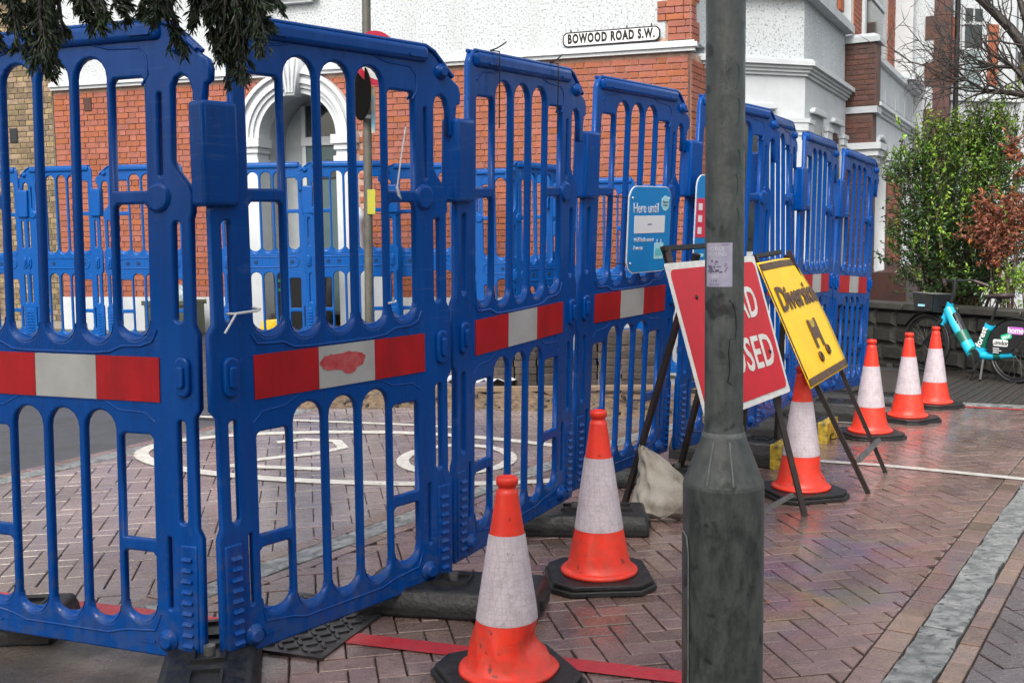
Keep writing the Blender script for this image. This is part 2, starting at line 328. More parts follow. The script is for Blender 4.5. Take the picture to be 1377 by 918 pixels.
M_linewhite = mat('white_line_paint', (.55, .54, .50, 1), (.40, .38, .34, 1), scale=18, rough=.4, bump=.3, bscale=90, spots=((.14, .10, .09, 1), 26, .66))
M_iron = mat('cast_iron', (.05, .045, .045, 1), (.028, .026, .026, 1), scale=14, rough=.3, rough2=.5, metallic=.4, bump=.2, bscale=80)
M_sand = mat('damp_sand', (.19, .125, .07, 1), (.05, .038, .028, 1), scale=22, detail=8, rough=.9, bump=.9, bscale=45)
M_pav = mat('stacked_paver', (.072, .054, .045, 1), (.026, .021, .018, 1), scale=9, rough=.7, bump=.5, bscale=40, vary=.4, hue=.015)
M_wood = mat('rough_timber', (.24, .17, .11, 1), (.14, .10, .07, 1), scale=5, stretch=(1, 8, 8), rough=.8)
M_sack = mat('dirty_white_sack', (.40, .37, .32, 1), (.20, .16, .125, 1), scale=6, detail=6, rough=.7, bump=.5, bscale=150, cmin=.42, cmax=.7)
M_stone = mat('dark_wet_stone', (.026, .025, .021, 1), (.012, .012, .010, 1), scale=7, detail=8, rough=.35, rough2=.7, bump=1, bscale=16, vary=.25)
M_cope = mat('grey_coping', (.055, .053, .048, 1), (.03, .03, .026, 1), scale=8, rough=.4, bump=.5, bscale=30)
# plants
M_conifer = mat('dark_conifer_leaf', (.013, .026, .010, 1), (.026, .046, .014, 1), scale=3, rough=.5, vary=.5)
M_bark = mat('dark_wet_bark', (.016, .013, .012, 1), (.035, .028, .024, 1), scale=12, rough=.5, bump=.8, bscale=30)
M_leaf = mat('privet_leaf', (.085, .18, .014, 1), (.035, .095, .012, 1), scale=2.2, rough=.35, vary=.6, hue=.025)
M_leafd = mat('dark_shrub_leaf', (.028, .072, .012, 1), (.014, .042, .010, 1), scale=2.5, rough=.35, vary=.5, hue=.02)
M_leafbright = mat('young_yellow_green_leaf', (.24, .36, .035, 1), (.13, .25, .025, 1), scale=3, rough=.4, vary=.4, hue=.02)
M_brown = mat('dead_brown_leaf', (.25, .072, .030, 1), (.14, .04, .022, 1), scale=4, rough=.6, vary=.5, hue=.015)
M_twig = mat('brown_twig', (.10, .065, .04, 1), (.05, .035, .025, 1), scale=10, rough=.7)
# bicycle, bins
M_cyan = mat('cyan_bike_paint', (.015, .50, .74, 1), (.012, .44, .68, 1), scale=5, rough=.25, coat=.4)
M_bgreen = mat('dark_green_decal', (.008, .11, .075, 1), rough=.3)
M_bblack = mat('bike_black', (.011, .012, .014, 1), (.02, .02, .022, 1), scale=9, rough=.4)
M_saddle = mat('brown_saddle', (.05, .032, .034, 1), rough=.45)
M_pink = mat('pink_violet_print', (.55, .16, .60, 1), rough=.5)
M_mint = mat('mint_print', (.03, .55, .30, 1), rough=.5)
M_bwhite = mat('white_print', (.8, .8, .8, 1), rough=.5)
M_bin = mat('black_bin_plastic', (.012, .013, .014, 1), rough=.4)
M_binolive = mat('olive_box_plastic', (.10, .115, .07, 1), (.07, .085, .05, 1), scale=6, rough=.5)
M_bag = mat('clear_recycling_bag', (.42, .50, .52, 1), (.2, .28, .30, 1), scale=14, detail=8, rough=.2, bump=.8, bscale=18)
M_hivis = mat('yellow_green_panel', (.34, .33, .03, 1), rough=.4)

def hexsleeve():
    N = M_sleeve.node_tree.nodes; L = M_sleeve.node_tree.links; p = N['Principled BSDF']; src = p.inputs['Base Color'].links[0].from_socket
    tc = N.new('ShaderNodeTexCoord'); vo = N.new('ShaderNodeTexVoronoi'); vo.feature = 'DISTANCE_TO_EDGE'; vo.inputs['Scale'].default_value = 48; vo.inputs['Randomness'].default_value = .35
    L.new(tc.outputs['Object'], vo.inputs['Vector']); mr = N.new('ShaderNodeMapRange'); mr.inputs[1].default_value = 0; mr.inputs[2].default_value = .09; mr.inputs[3].default_value = .78; L.new(vo.outputs['Distance'], mr.inputs[0])
    mu = N.new('ShaderNodeMix'); mu.data_type = 'RGBA'; mu.blend_type = 'MULTIPLY'; mu.inputs[0].default_value = 1; L.new(src, mu.inputs[6]); L.new(mr.outputs[0], mu.inputs[7]); L.new(mu.outputs[2], p.inputs['Base Color'])
hexsleeve()

def weather(m, scr, mud, amt=.5):      # scrapes and dried mud splashed up from the ground
    N = m.node_tree.nodes; L = m.node_tree.links; p = N['Principled BSDF']; src = p.inputs['Base Color'].links[0].from_socket
    tc = N.new('ShaderNodeTexCoord'); ge = N.new('ShaderNodeNewGeometry')
    mp = N.new('ShaderNodeMapping'); mp.inputs['Rotation'].default_value = (0, .5, .3); mp.inputs['Scale'].default_value = (3, 3, 60); L.new(ge.outputs['Position'], mp.inputs[0])
    n1 = N.new('ShaderNodeTexNoise'); n1.inputs['Scale'].default_value = 1.4; n1.inputs['Detail'].default_value = 5; L.new(mp.outputs[0], n1.inputs['Vector'])
    n0 = N.new('ShaderNodeTexNoise'); n0.inputs['Scale'].default_value = 3.0; n0.inputs['Detail'].default_value = 3; L.new(ge.outputs['Position'], n0.inputs['Vector'])
    a = N.new('ShaderNodeMapRange'); a.inputs[1].default_value = .60; a.inputs[2].default_value = .68; L.new(n1.outputs[0], a.inputs[0])
    b = N.new('ShaderNodeMapRange'); b.inputs[1].default_value = .50; b.inputs[2].default_value = .66; b.inputs[4].default_value = .16; L.new(n0.outputs[0], b.inputs[0])
    mu = N.new('ShaderNodeMath'); mu.operation = 'MULTIPLY'; L.new(a.outputs[0], mu.inputs[0]); L.new(b.outputs[0], mu.inputs[1])
    m1 = N.new('ShaderNodeMix'); m1.data_type = 'RGBA'; m1.inputs[7].default_value = scr; L.new(src, m1.inputs[6]); L.new(mu.outputs[0], m1.inputs[0])
    n2 = N.new('ShaderNodeTexNoise'); n2.inputs['Scale'].default_value = 24; n2.inputs['Detail'].default_value = 7; L.new(ge.outputs['Position'], n2.inputs['Vector'])
    sx = N.new('ShaderNodeSeparateXYZ'); L.new(ge.outputs['Position'], sx.inputs[0])
    h = N.new('ShaderNodeMapRange'); h.inputs[1].default_value = .05; h.inputs[2].default_value = .75; h.inputs[3].default_value = .40; h.inputs[4].default_value = .66; L.new(sx.outputs[2], h.inputs[0])
    h2 = N.new('ShaderNodeMath'); h2.operation = 'ADD'; h2.inputs[1].default_value = .14; L.new(h.outputs[0], h2.inputs[0])
    c = N.new('ShaderNodeMapRange'); L.new(n2.outputs[0], c.inputs[0]); L.new(h.outputs[0], c.inputs[1]); L.new(h2.outputs[0], c.inputs[2]); c.inputs[4].default_value = amt
    m2 = N.new('ShaderNodeMix'); m2.data_type = 'RGBA'; m2.inputs[7].default_value = mud; L.new(m1.outputs[2], m2.inputs[6]); L.new(c.outputs[0], m2.inputs[0]); L.new(m2.outputs[2], p.inputs['Base Color'])
weather(M_blue, (.10, .17, .34, 1), (.06, .075, .115, 1), .28); weather(M_orange, (.12, .05, .04, 1), (.34, .07, .04, 1), .3); weather(M_sleeve, (.16, .14, .15, 1), (.30, .25, .24, 1), .3)
# ------------------------------------------------------------------ ground, paving, road paint
ED = (.5446, .8387); WD = (.8387, -.5446)
def ew(e, w): return (e * ED[0] + w * WD[0], e * ED[1] + w * WD[1])
def to_ew(x, y): return (x * ED[0] + y * ED[1], x * WD[0] + y * WD[1])
def seen(x, y, z, m=.0):
    d = CAM.matrix_world.inverted() @ Vector((x, y, z))
    if d.z > -.2: return None
    px, py = d.x / -d.z * 1419.1, d.y / -d.z * 1419.1
    return (abs(px) < 688 * (1 + m) and abs(py) < 459 * (1 + m)) and -d.z or None
def axis(a, b, near0, near1, step, far):
    out = []; t = near0
    while t < near1: out.append(t); t += step
    out.append(near1); s = step; t = near1
    while t < b: s *= 1.5; t += s; out.append(min(t, b))
    s = step; t = near0
    while t > a: s *= 1.5; t -= s; out.insert(0, max(t, a))
    return out
xs = axis(-160, 160, -8, 9, .5, 0); ys = axis(-20, 320, -1, 19, .5, 0)
g = MB(); g.v = [(x, y, gz(x, y) - .014) for y in ys for x in xs]
nx = len(xs)
for j in range(len(ys) - 1):
    for i in range(nx - 1): g.f.append([j * nx + i, j * nx + i + 1, (j + 1) * nx + i + 1, (j + 1) * nx + i]); g.s.append(True)
g.build('ground', M_asphalt, kind='structure')

def sheet(name, e0, e1, w0, w1, dz, m, step=.4, **kw):
    b = MB(); ne = max(1, int((e1 - e0) / step)); nw = max(1, int((w1 - w0) / step))
    for j in range(nw + 1):
        for i in range(ne + 1):
            x, y = ew(e0 + (e1 - e0) * i / ne, w0 + (w1 - w0) * j / nw); b.v.append((x, y, gz(x, y) + dz))
    for j in range(nw):
        for i in range(ne): b.f.append([j * (ne + 1) + i, (j + 1) * (ne + 1) + i, (j + 1) * (ne + 1) + i + 1, j * (ne + 1) + i + 1]); b.s.append(True)
    return b.build(name, m, **kw)
pav = sheet('block_paving', -1, 14, -6.34, 3.0, -.007, M_joint, kind='structure')

def block_geo(b, poly, z, h=.004, ch=.004, M=None, tz=None):
    cx = sum(p[0] for p in poly) / len(poly); cy = sum(p[1] for p in poly) / len(poly)
    if area(poly) < 0: poly = poly[::-1]
    n = len(poly); V = []
    zf = (lambda x, y: tz(x, y)) if tz else (lambda x, y: z)
    for x, y in poly: V.append((x, y, zf(x, y) - .012))
    for x, y in poly: V.append((x, y, zf(x, y) + h - .003))
    for x, y in poly:
        d = math.hypot(x - cx, y - cy); k = max(0, 1 - ch * 1.4 / d) if d > 1e-6 else 1
        V.append((cx + (x - cx) * k, cy + (y - cy) * k, zf(x, y) + h))
    F = [list(range(2 * n, 3 * n))]
    for r in (0, 1):
        for i in range(n): j = (i + 1) % n; F.append((r * n + i, r * n + j, (r + 1) * n + j, (r + 1) * n + i))
    b.add(V, F, M); return b
def rect(x0, x1, y0, y1, g=.0032): return [(x0 + g, y0 + g), (x1 - g, y0 + g), (x1 - g, y1 - g), (x0 + g, y1 - g)]
HB = math.radians(101.0 - 90)
hc, hs_ = math.cos(HB), math.sin(HB)
hmesh = block_geo(MB(), rect(-.1, .1, -.05, .05), 0).mesh('paving_block_mesh')
def herring(w0, w1, e0, e1, m, name, n_single, seed, gap=.0034):
    rnd = random.Random(seed); full = []; rest = MB(); a = .1
    for i in range(-140, 200):
        for j in range(-140, 200):
            k = (i - j) % 4
            if k not in (0, 3): continue
            x0, x1, y0, y1 = (i * a, (i + 2) * a, j * a, (j + 1) * a) if k == 0 else (i * a, (i + 1) * a, j * a, (j + 2) * a)
            lx, ly = (x0 + x1) / 2, (y0 + y1) / 2; cx, cy = lx * hc - ly * hs_, lx * hs_ + ly * hc
            e, w = to_ew(cx, cy)
            if not (w0 - .15 < w < w1 + .15 and e0 < e < e1): continue
            d = seen(cx, cy, 0, .55)
            if d is None: continue
            poly = [(p[0] * hc - p[1] * hs_, p[0] * hs_ + p[1] * hc) for p in rect(x0, x1, y0, y1, gap)]
            cp = clip(clip(poly, WD[0], WD[1], w0 + .003), -WD[0], -WD[1], -(w1 - .003))
            if len(cp) < 3 or abs(area(cp)) < .0012: continue
            dz = rnd.uniform(-.0025, .0025)
            if abs(abs(area(cp)) - abs(area(poly))) < 1e-6: full.append((d, cx, cy, k, poly, dz))
            else: block_geo(rest, cp, 0, h=.004 + dz, tz=gz)
    full.sort(key=lambda t: t[0] + (0 if seen(t[1], t[2], 0, .02) else 50))
    me = hmesh.copy(); me.materials.append(m)
    for t, (d, cx, cy, k, poly, dz) in enumerate(full):
        if t < n_single:
            o = link('paving_block', me, pav); e_ = .1
            sx = (gz(cx + e_, cy) - gz(cx - e_, cy)) / (2 * e_); sy = (gz(cx, cy + e_) - gz(cx, cy - e_)) / (2 * e_)
            q = Vector((0, 0, 1)).rotation_difference(Vector((-sx, -sy, 1)).normalized())
            o.matrix_local = Matrix.Translation((cx, cy, gz(cx, cy) + dz)) @ q.to_matrix().to_4x4() @ Matrix.Rotation(HB + (math.pi / 2 if k == 3 else 0), 4, 'Z')
        else: block_geo(rest, poly, 0, h=.004 + dz, tz=gz)
    rest.build(name, m, pav, kind='stuff')
herring(-3.36, -.935, 1.0, 10.4, M_block, 'outer_paving_blocks', 200, 1)
herring(-6.19, -3.66, 1.0, 11.5, M_blockin, 'inner_paving_blocks', 60, 2, .002)
herring(-.597, 2.6, 1.0, 9.0, M_blockp, 'footway_blocks', 40, 3)
def course(w0, w1, e0, e1, ln, m, name, top=.004, jit=.0, n_single=0):
    e = e0; rest = MB(); k = 0; rnd = random.Random(int(w0 * 1000))
    while e < e1:
        l = ln * rnd.uniform(1 - jit, 1 + jit)
        gq = .008 if 'granite' in name else .005
        poly = [ew(e + gq, w0 + .004), ew(e + l - gq, w0 + .004), ew(e + l - gq, w1 - .004), ew(e + gq, w1 - .004)]
        if 'granite' in name:
            na = 9; jr = lambda: rnd.uniform(-.008, .006)
            poly = [ew(e + gq + (l - 2 * gq) * i / na, w0 + .004 + jr()) for i in range(na + 1)] + [ew(e + l - gq - (l - 2 * gq) * i / na, w1 - .004 + jr()) for i in range(na + 1)]
        c = ew(e + l / 2, (w0 + w1) / 2); dz = rnd.uniform(-.002, .002)
        if seen(c[0], c[1], 0, .6):
            if k < n_single: block_geo(MB(), poly, 0, h=top + dz, tz=gz).build(name, m, pav); k += 1
            else: block_geo(rest, poly, 0, h=top + dz, tz=gz)
        e += l
    if rest.v: rest.build(name + 's', m, pav, kind='stuff')
for wc in (-.75, -3.51, -6.27):
    course(wc - .075, wc + .075, 0, 11, .85, M_granite, 'granite_kerb_stone', top=.006, jit=.25, n_single=12)
    course(wc - .185, wc - .075, 0, 11, .2, M_border, 'border_block', n_single=25)
    course(wc + .075, wc + .153, 0, 11, .2, M_border, 'border_block', n_single=25)

# wet concrete apron beside the kerb ramp
ap = [(-1.02, 3.74), (-.9, 3.5), (-.7, 2.4), (-4.6, 2.4), (-4.6, 4.35), (-2.1, 3.98)]
ap = ap[::-1] if area(ap) < 0 else ap
MB().prism(ap, -.01, .0125).build('pavement_apron', M_concrete, kind='structure')

def stripe(path, width, dz=.0095):
    b = MB(); P = [Vector((x, y)) for x, y in path]; n = len(P); V = []
    for i, p in enumerate(P):
        t = (P[min(i + 1, n - 1)] - P[max(i - 1, 0)]).normalized(); nn = Vector((-t.y, t.x)) * width / 2
        for q in (p - nn, p + nn): V.append((q.x, q.y, gz(q.x, q.y) + dz))
    return b.add(V, [(2 * i, 2 * i + 2, 2 * i + 3, 2 * i + 1) for i in range(n - 1)])
def dense(a, b, n=20): return [(a[0] + (b[0] - a[0]) * i / n, a[1] + (b[1] - a[1]) * i / n) for i in range(n + 1)]
red_a = (-4.6, 5.158); 
rl = stripe(dense((-4.0, 4.958), (-1.02, 3.962)), .10); rl.v += []
r2 = stripe(dense((-.66, 3.842), (.62, 3.414)), .10)
i0 = len(rl.v); rl.v += r2.v; rl.f += [[i0 + k for k in f] for f in r2.f]; rl.s += r2.s
rl.build('red_road_line', M_linered, pav)
ring = []
for i in range(65):
    t = 2 * math.pi * i / 64; u, v = 1.72 * math.cos(t), .74 * math.sin(t); a = math.radians(-11)
    ring.append((-.92 + u * math.cos(a) - v * math.sin(a), 7.1 + u * math.sin(a) + v * math.cos(a)))
stripe(ring, .10).build('painted_roundel', M_linewhite, pav)
def loc(u, v): a = math.radians(-11); return (-.92 + u * math.cos(a) - v * math.sin(a), 7.1 + u * math.sin(a) + v * math.cos(a))
two = [loc(-.15 + u, v) for u, v in ((-.72, .3), (-.55, .42), (-.3, .4), (-.18, .2), (-.3, 0), (-.6, -.2), (-.78, -.42), (-.1, -.42))]
stripe(two, .085).build('painted_numeral', M_linewhite, pav)
zero = [loc(.55 + .36 * math.cos(2 * math.pi * i / 32), .42 * math.sin(2 * math.pi * i / 32)) for i in range(33)]
stripe(zero, .085).build('painted_numeral', M_linewhite, pav)
stripe(dense((-2.75, 8.62), (-.3, 8.0)), .06).build('white_road_line', M_linewhite, pav)
stripe(dense((1.35, 7.28), (2.3, 6.85)) + dense((2.4, 6.8), (3.9, 5.75)), .085).build('white_road_line', M_linewhite, pav)
stripe(dense((2.5, 9.0), (3.1, 8.7)), .22).build('white_road_line', M_linewhite, pav)

# iron cover with raised treads
cv = empty('access_cover', T(-.80, 3.985, gz(-.8, 3.98), math.radians(70)), 'square iron access cover with raised treads set in the paving', 'manhole cover')
MB().box((0, 0, .006), (.56, .40, .012)).build('cover_plate', M_iron, cv)
MB().bbox(-.30, .30, .20, .225, 0, .014).bbox(-.30, .30, -.225, -.2, 0, .014).bbox(-.30, -.28, -.2, .2, 0, .014).bbox(.28, .30, -.2, .2, 0, .014).build('cover_frame', M_iron, cv)
b = MB()
for i in range(11):
    for j in range(8):
        x, y = -.25 + i * .05, -.175 + j * .05
        b.box((0, 0, .0145), (.042, .012, .007), T(x, y, 0, math.radians(45 if (i + j) % 2 else -45)))
b.build('tread_bars', M_iron, cv, kind='stuff')
# ribbed warning paving and far kerb on the right
rib = sheet('ribbed_paving', 10.75, 13.6, -2.3, .6, .004, M_joint, kind='structure')
for k in range(28):
    w = -2.25 + k * .1
    MB().add([(*ew(e, w + s), gz(*ew(e, w + s)) + z) for e in (10.78, 13.55) for s, z in ((-.018, .004), (-.012, .016), (.012, .016), (.018, .004))],
             [(0, 1, 5, 4), (1, 2, 6, 5), (2, 3, 7, 6), (0, 3, 2, 1), (4, 5, 6, 7)]).build('rib', M_cope, rib)
cb = MB()
for k in range(6):
    w0 = -2.6 + k * .8
    block_geo(cb, [ew(10.55, w0 + .004), ew(10.72, w0 + .004), ew(10.72, w0 + .796), ew(10.55, w0 + .796)], 0, h=.012, tz=gz)
cb.build('far_kerb_stones', M_granite, pav, kind='stuff')
stripe([ew(10.4, -2.4), ew(10.4, -1.6), ew(10.4, -.6), ew(10.4, .8)], .09).build('red_road_line', M_linered, pav)
# ------------------------------------------------------------------ tall blue barrier panels
OUT = [(.02, 0), (.01, .015), (.01, .425), (.024, .455), (.024, .83), (.0, .86), (0, 1.11), (.022, 1.145), (.022, 1.5), (.03, 1.6), (.115, 1.6),
       (.115, 2.08), (.13, 2.115), (.165, 2.13), (.99, 2.13), (1.04, 2.117), (1.075, 2.09), (1.15, 2.025), (1.19, 2.0), (1.202, 1.97), (1.198, 1.93), (1.178, 1.92), (1.172, 1.87),
       (1.168, 1.80), (1.125, 1.80), (1.125, 1.90), (1.112, 1.94), (1.085, 1.955), (1.06, 1.945), (1.048, 1.92), (1.045, 1.68), (1.06, 1.65), (1.105, 1.60), (1.12, 1.57), (1.12, 1.51), (1.112, 1.49),
       (1.11, 1.145), (1.13, 1.11), (1.13, .86), (1.11, .83), (1.11, .455), (1.128, .425), (1.128, .015), (1.118, 0)]
CU = [.24, .395, .555, .715, .87]
HOL = []
SD = .024
for k in (1, 2, 3): HOL += [stadium(CU[k], .132, 1.095 - SD, 2.03), stadium(CU[k], .132, .115 - SD, .84)]
for k in (0, 4):
    HOL += [stadium(CU[k], .132, 1.11 - SD, 1.54, top=False), stadium(CU[k], .132, 1.585, 1.955, top=False, bot=False),
            stadium(CU[k], .132, .135 - SD, .36, top=False), stadium(CU[k], .132, .405, .765, top=False, bot=False)]
for x in (.08, 1.055):
    HOL += [stadium(x, .03, .47, .82), stadium(x, .03, 1.15, 1.48)]
HOL += [stadium(.997, .014, 1.63, 1.90), stadium(.997, .014, .17, .42), stadium(.135, .014, .17, .42)]
def ridge(zs, y, r=.006):     # scalloped raised line
    P = []
    pts = [(.16, zs + .05), (.185, zs + .015), (.24, zs + .012), (.29, zs + .012), (.34, zs - .01), (.40, zs - .014), (.55, zs - .014), (.71, zs - .014), (.77, zs - .008), (.82, zs + .012), (.90, zs + .014), (.945, zs + .03), (.965, zs + .07)]
    return MB().tube([(x, y, z) for x, z in pts], r, 6)
def lump(b, x, z, r1, r2, h, side=-1, y0=.015):   # round boss on the front (side=-1) or back
    M = Matrix.Translation((x, side * y0, z)) @ Matrix.Rotation(math.pi / 2 * (1 if side < 0 else -1), 4, 'X')
    b.lathe([(r1, -.004), (r1 * .96, h * .35), (r2, h * .45), (r2 * .95, h * .95), (r2 * .8, h)], 14, M); return b
def make_barrier(mblue, strips):
    root = empty('blue_barrier')
    fm = plate(OUT, HOL, .030, .009, 2); fm.materials.append(mblue); link('panel_frame', fm, root)
    s = MB().bbox(-.012, .125, -.042, .042, 1.525, 1.858); sm = bevel_mesh(s.mesh('hinge_sleeve', mblue), .016, 3); link('hinge_sleeve', sm, root)
    s = MB().bbox(.15, 1.01, -.034, .034, 2.07, 2.134); tm = bevel_mesh(s.mesh('top_rail', mblue), .02, 3)
    tr = link('top_rail', tm, root)
    MB().tube([(.15, -.018, 2.134), (1.0, -.018, 2.134), (1.05, -.016, 2.116), (1.15, -.016, 2.03)], .009, 6).tube([(.15, .018, 2.134), (1.0, .018, 2.134), (1.05, .016, 2.116), (1.15, .016, 2.03)], .009, 6).build('rail_ridge', mblue, tr)
    for side in (-1, 1):
        ridge(1.052, side * .0135).build('raised_line', mblue, root)
        b = MB().tube([(x, side * .0135, z) for x, z in ((.17, 2.02), (.22, 2.055), (.31, 2.06), (.37, 2.075), (.72, 2.075), (.80, 2.055), (.92, 2.05), (.95, 2.02), (.955, 1.96), (.93, 1.93))], .005, 6)
        b.build('raised_line', mblue, root); b = MB().tube([(x, side * .0135, z) for x, z in ((.16, .80), (.20, .835), (.29, .84), (.36, .875), (.74, .875), (.80, .845), (.91, .84), (.95, .81))], .004, 6)
        b.build('raised_line', mblue, root); b = MB().tube([(x, side * .0135, z) for x, z in ((.17, .18), (.185, .095), (.30, .078), (.36, .060), (.73, .060), (.80, .078), (.93, .09), (.955, .15))], .005, 6)
        b.build('raised_line', mblue, root)
        for x, z in ((.135, .062), (.985, .062)): lump(MB(), x, z, .04, .024, .026, side).build('boss', mblue, root)
        lump(MB(), .985, 1.56, .052, .046, .012, side).build('boss', mblue, root)
        lump(MB(), 1.085, 2.045, .032, .02, .024, side).build('boss', mblue, root)
        for x in (.075, 1.07):
            pm_ = plate(rrect(x - .03, x + .03, .90, 1.035, .028), [], .03, .008, 2); pm_.materials.append(mblue); pm_.transform(Matrix.Translation((0, side * .015, 0)))
            p = link('lock_plate', pm_, root)
            p2 = plate(rrect(x - .014, x + .014, .93, 1.005, .013), [], .02, .006, 2); p2.materials.append(mblue); p2.transform(Matrix.Translation((0, side * .032, 0))); link('lock_key', p2, p)
        for x in (.062, 1.077):
            b = MB().bbox(x - .034, x + .034, side * .015 - .006, side * .015 + .006, .02, .40); m_ = bevel_mesh(b.mesh('grip_pad', mblue), .008, 2); gp = link('grip_pad', m_, root)
            b = MB()
            for q in range(9): b.add(*_rung(x + (.006 if x < .5 else -.006), side, .055 + q * .037))
            b.build('grip_rungs', mblue, gp, kind='stuff')
        for x0, x1, z0, yy in ((.18, .25, .045, .015), (.86, .93, .045, .015), (.24, .33, 2.086, .036), (.90, .98, 2.086, .036)):
            MB().bbox(x0, x1, side * yy - .004, side * yy + .004, z0, z0 + .009).build('moulded_tab', mblue, root)
    r = .0675; n = 14; V = []
    for i in range(n + 1):      # sloping sill in the rounded foot of every slot
        a = math.pi + math.pi * i / n; k = math.sin(math.pi * i / n) ** .6
        V += [(r * math.cos(a), -.0145, r + r * math.sin(a) - .001), ((r - .004 * k) * math.cos(a), -.003, r + r * math.sin(a) + SD * .9 * k), ((r - .004 * k) * math.cos(a), .003, r + r * math.sin(a) + SD * .9 * k), (r * math.cos(a), .0145, r + r * math.sin(a) - .001)]
    sm_ = MB().add(V, [(4 * i + q, 4 * i + 4 + q, 4 * i + 5 + q, 4 * i + 1 + q) for i in range(n) for q in range(3)], None, True).mesh('slot_sill', mblue)
    for k, cu in enumerate(CU):
        for z0 in ((1.095, .115) if 0 < k < 4 else (1.11, .135)): link('slot_sill', sm_, root, Matrix.Translation((cu, 0, z0 - SD)))
    if strips:
        for x0, x1, m in ((.167, .443, M_red), (.443, .71, M_white), (.71, .975, M_red)):
            MB().bbox(x0 + .0008, x1 - .0008, -.0195, -.015, .879, 1.03).build('reflective_strip', m, root)
    # recessed box with bolt dimples on the back
    b = MB().tube([(x, .015, z) for x, z in rrect(.19, .94, .90, 1.02, .05)], .008, 6, closed=True); b.build('back_moulding', mblue, root)
    for x in (.27, .40, .71, .84): MB().lathe([(.022, 0), (.021, .006), (.013, .006), (.011, -.002)], 12, Matrix.Translation((x, .0145, .96)) @ Matrix.Rotation(-math.pi / 2, 4, 'X')).build('dimple', M_black, root)
    return root
def _rung(x, side, z):
    y = side * .021; w = .02
    V = [(x - w, y, z - .008), (x + w, y, z - .008), (x + w, y, z + .008), (x - w, y, z + .008), (x - w, y + side * .012, z - .002), (x + w, y + side * .012, z - .002)]
    F = [(0, 1, 5, 4), (3, 4, 5, 2), (0, 4, 3), (1, 2, 5)]
    if side > 0: F = [f[::-1] for f in F]
    return V, F
PAN = [(-2.103, 3.848, .085, -.357, -.007, .023), (-1.002, 3.44, .078, .864, .016, -.028), (-.275, 4.375, .114, 1.049, .042, -.051), (.285, 5.433, .166, .961, .022, -.065),
       (.964, 6.322, .20, .875, -.018, -.043), (1.664, 7.175, .192, 1.086, .009, .005), (2.175, 8.169, .155, 1.037, -.018, -.017), (2.747, 9.179, .12, .962, -.059, -.023)]
LAB = ['tall blue barrier panel under the hanging conifer sprays, set back at an angle', 'tall blue barrier panel with red paint smeared across its white stripe',
       'tall blue barrier panel with two black cable ties round its top rail', 'tall blue barrier panel carrying the blue notice board',
       'tall blue barrier panel behind the lamp post and red road sign', 'tall blue barrier panel behind the yellow diversion sign',
       'tall blue barrier panel, second from the free end of the fence', 'last tall blue barrier panel at the free end, beside the cones']
def pframe(x, y, z, yaw, rot, lean):
    e = Vector((math.cos(yaw), math.sin(yaw), 0)); n = Vector((-math.sin(yaw), math.cos(yaw), 0)); Z = Vector((0, 0, 1))
    v = Z * math.cos(lean) + n * math.sin(lean); u = e * math.cos(rot) + v * math.sin(rot); v = v * math.cos(rot) - e * math.sin(rot)
    return frame((x, y, z), u, v)
proto = make_barrier(M_blue, True); PM = []
for i, p in enumerate(PAN):
    o = proto if i == 0 else copy_tree(proto)
    M = pframe(*p); o.matrix_world = M; PM.append(M); tag(o, LAB[i], 'barrier', 'tall blue barriers in the front fence')
# spray smear on panel two
pts = []; rnd = random.Random(5)
for i in range(40):
    t = 2 * math.pi * i / 40; w = .10 * (1 + .06 * rnd.uniform(-1, 1)); pts.append((.555 + w * math.copysign(abs(math.cos(t)) ** .7, math.cos(t)) * 1.05, .968 + .032 * math.copysign(abs(math.sin(t)) ** .8, math.sin(t)) * (1 + .12 * rnd.uniform(-1, 1))))
b = MB().face([(x, 0, z) for x, z in pts]); b.face([(.585 + .035 * math.cos(2 * math.pi * i / 16), -.0004, .94 + .022 * math.sin(2 * math.pi * i / 16)) for i in range(16)])
sm = b.build('red_paint_smear', M_spray, [c for c in COL.objects if c.parent and c.parent.get('label') == LAB[1]][0].parent); sm.matrix_local = Matrix.Translation((0, -.0206, 0))
# far fence seen from behind
protob = make_barrier(M_blueb, False)
BK = []
def back_panel(x0, y0, x1, y1, lab):   # x0,y0 = left end as the camera sees it
    yaw = math.atan2(y0 - y1, x0 - x1); z = (gz(x0, y0) + gz(x1, y1)) / 2 + .105
    M = pframe(x1, y1, z, yaw, random.uniform(-.006, .006), random.uniform(-.015, .015))
    o = protob if not BK else copy_tree(protob); o.matrix_world = M; BK.append(o)
    tag(o, lab, 'barrier', 'blue barriers of the far fence'); return o
def bx(px, Y): return (px - 688.5) / 1419.1 * Y
row = [(-55, 46, 13.3, 13.15, 'far blue barrier panel in front of the yellow stock brick wall'), (46, 142, 13.15, 12.85, 'far blue barrier panel beside the yellow stock brick corner'),
       (142, 266, 12.85, 12.75, 'far blue barrier panel in front of the recycling bags'), (312, 426, 12.75, 12.7, 'far blue barrier panel in front of the arched porch bins'),
       (429, 538, 12.7, 12.75, 'far blue barrier panel beside the leaning traffic sign pole'), (541, 645, 13.0, 13.0, 'far blue barrier panel just past the traffic sign pole'),
       (650, 757, 12.7, 12.5, 'far blue barrier panel behind the loose stacked pavers'), (760, 868, 12.4, 12.2, 'far blue barrier panel under the street name plate'), (870, 980, 12.1, 11.9, 'far blue barrier panel by the corner of the brick house')]
FEET = []
for a, c, Y0, Y1, lab in row:
    x0, x1 = bx(a, Y0), bx(c, Y1); d = Vector((x1 - x0, Y1 - Y0)); 
    back_panel(x0, Y0, x1, Y1, lab); FEET.append((x0, Y0, math.atan2(Y1 - Y0, x1 - x0)))
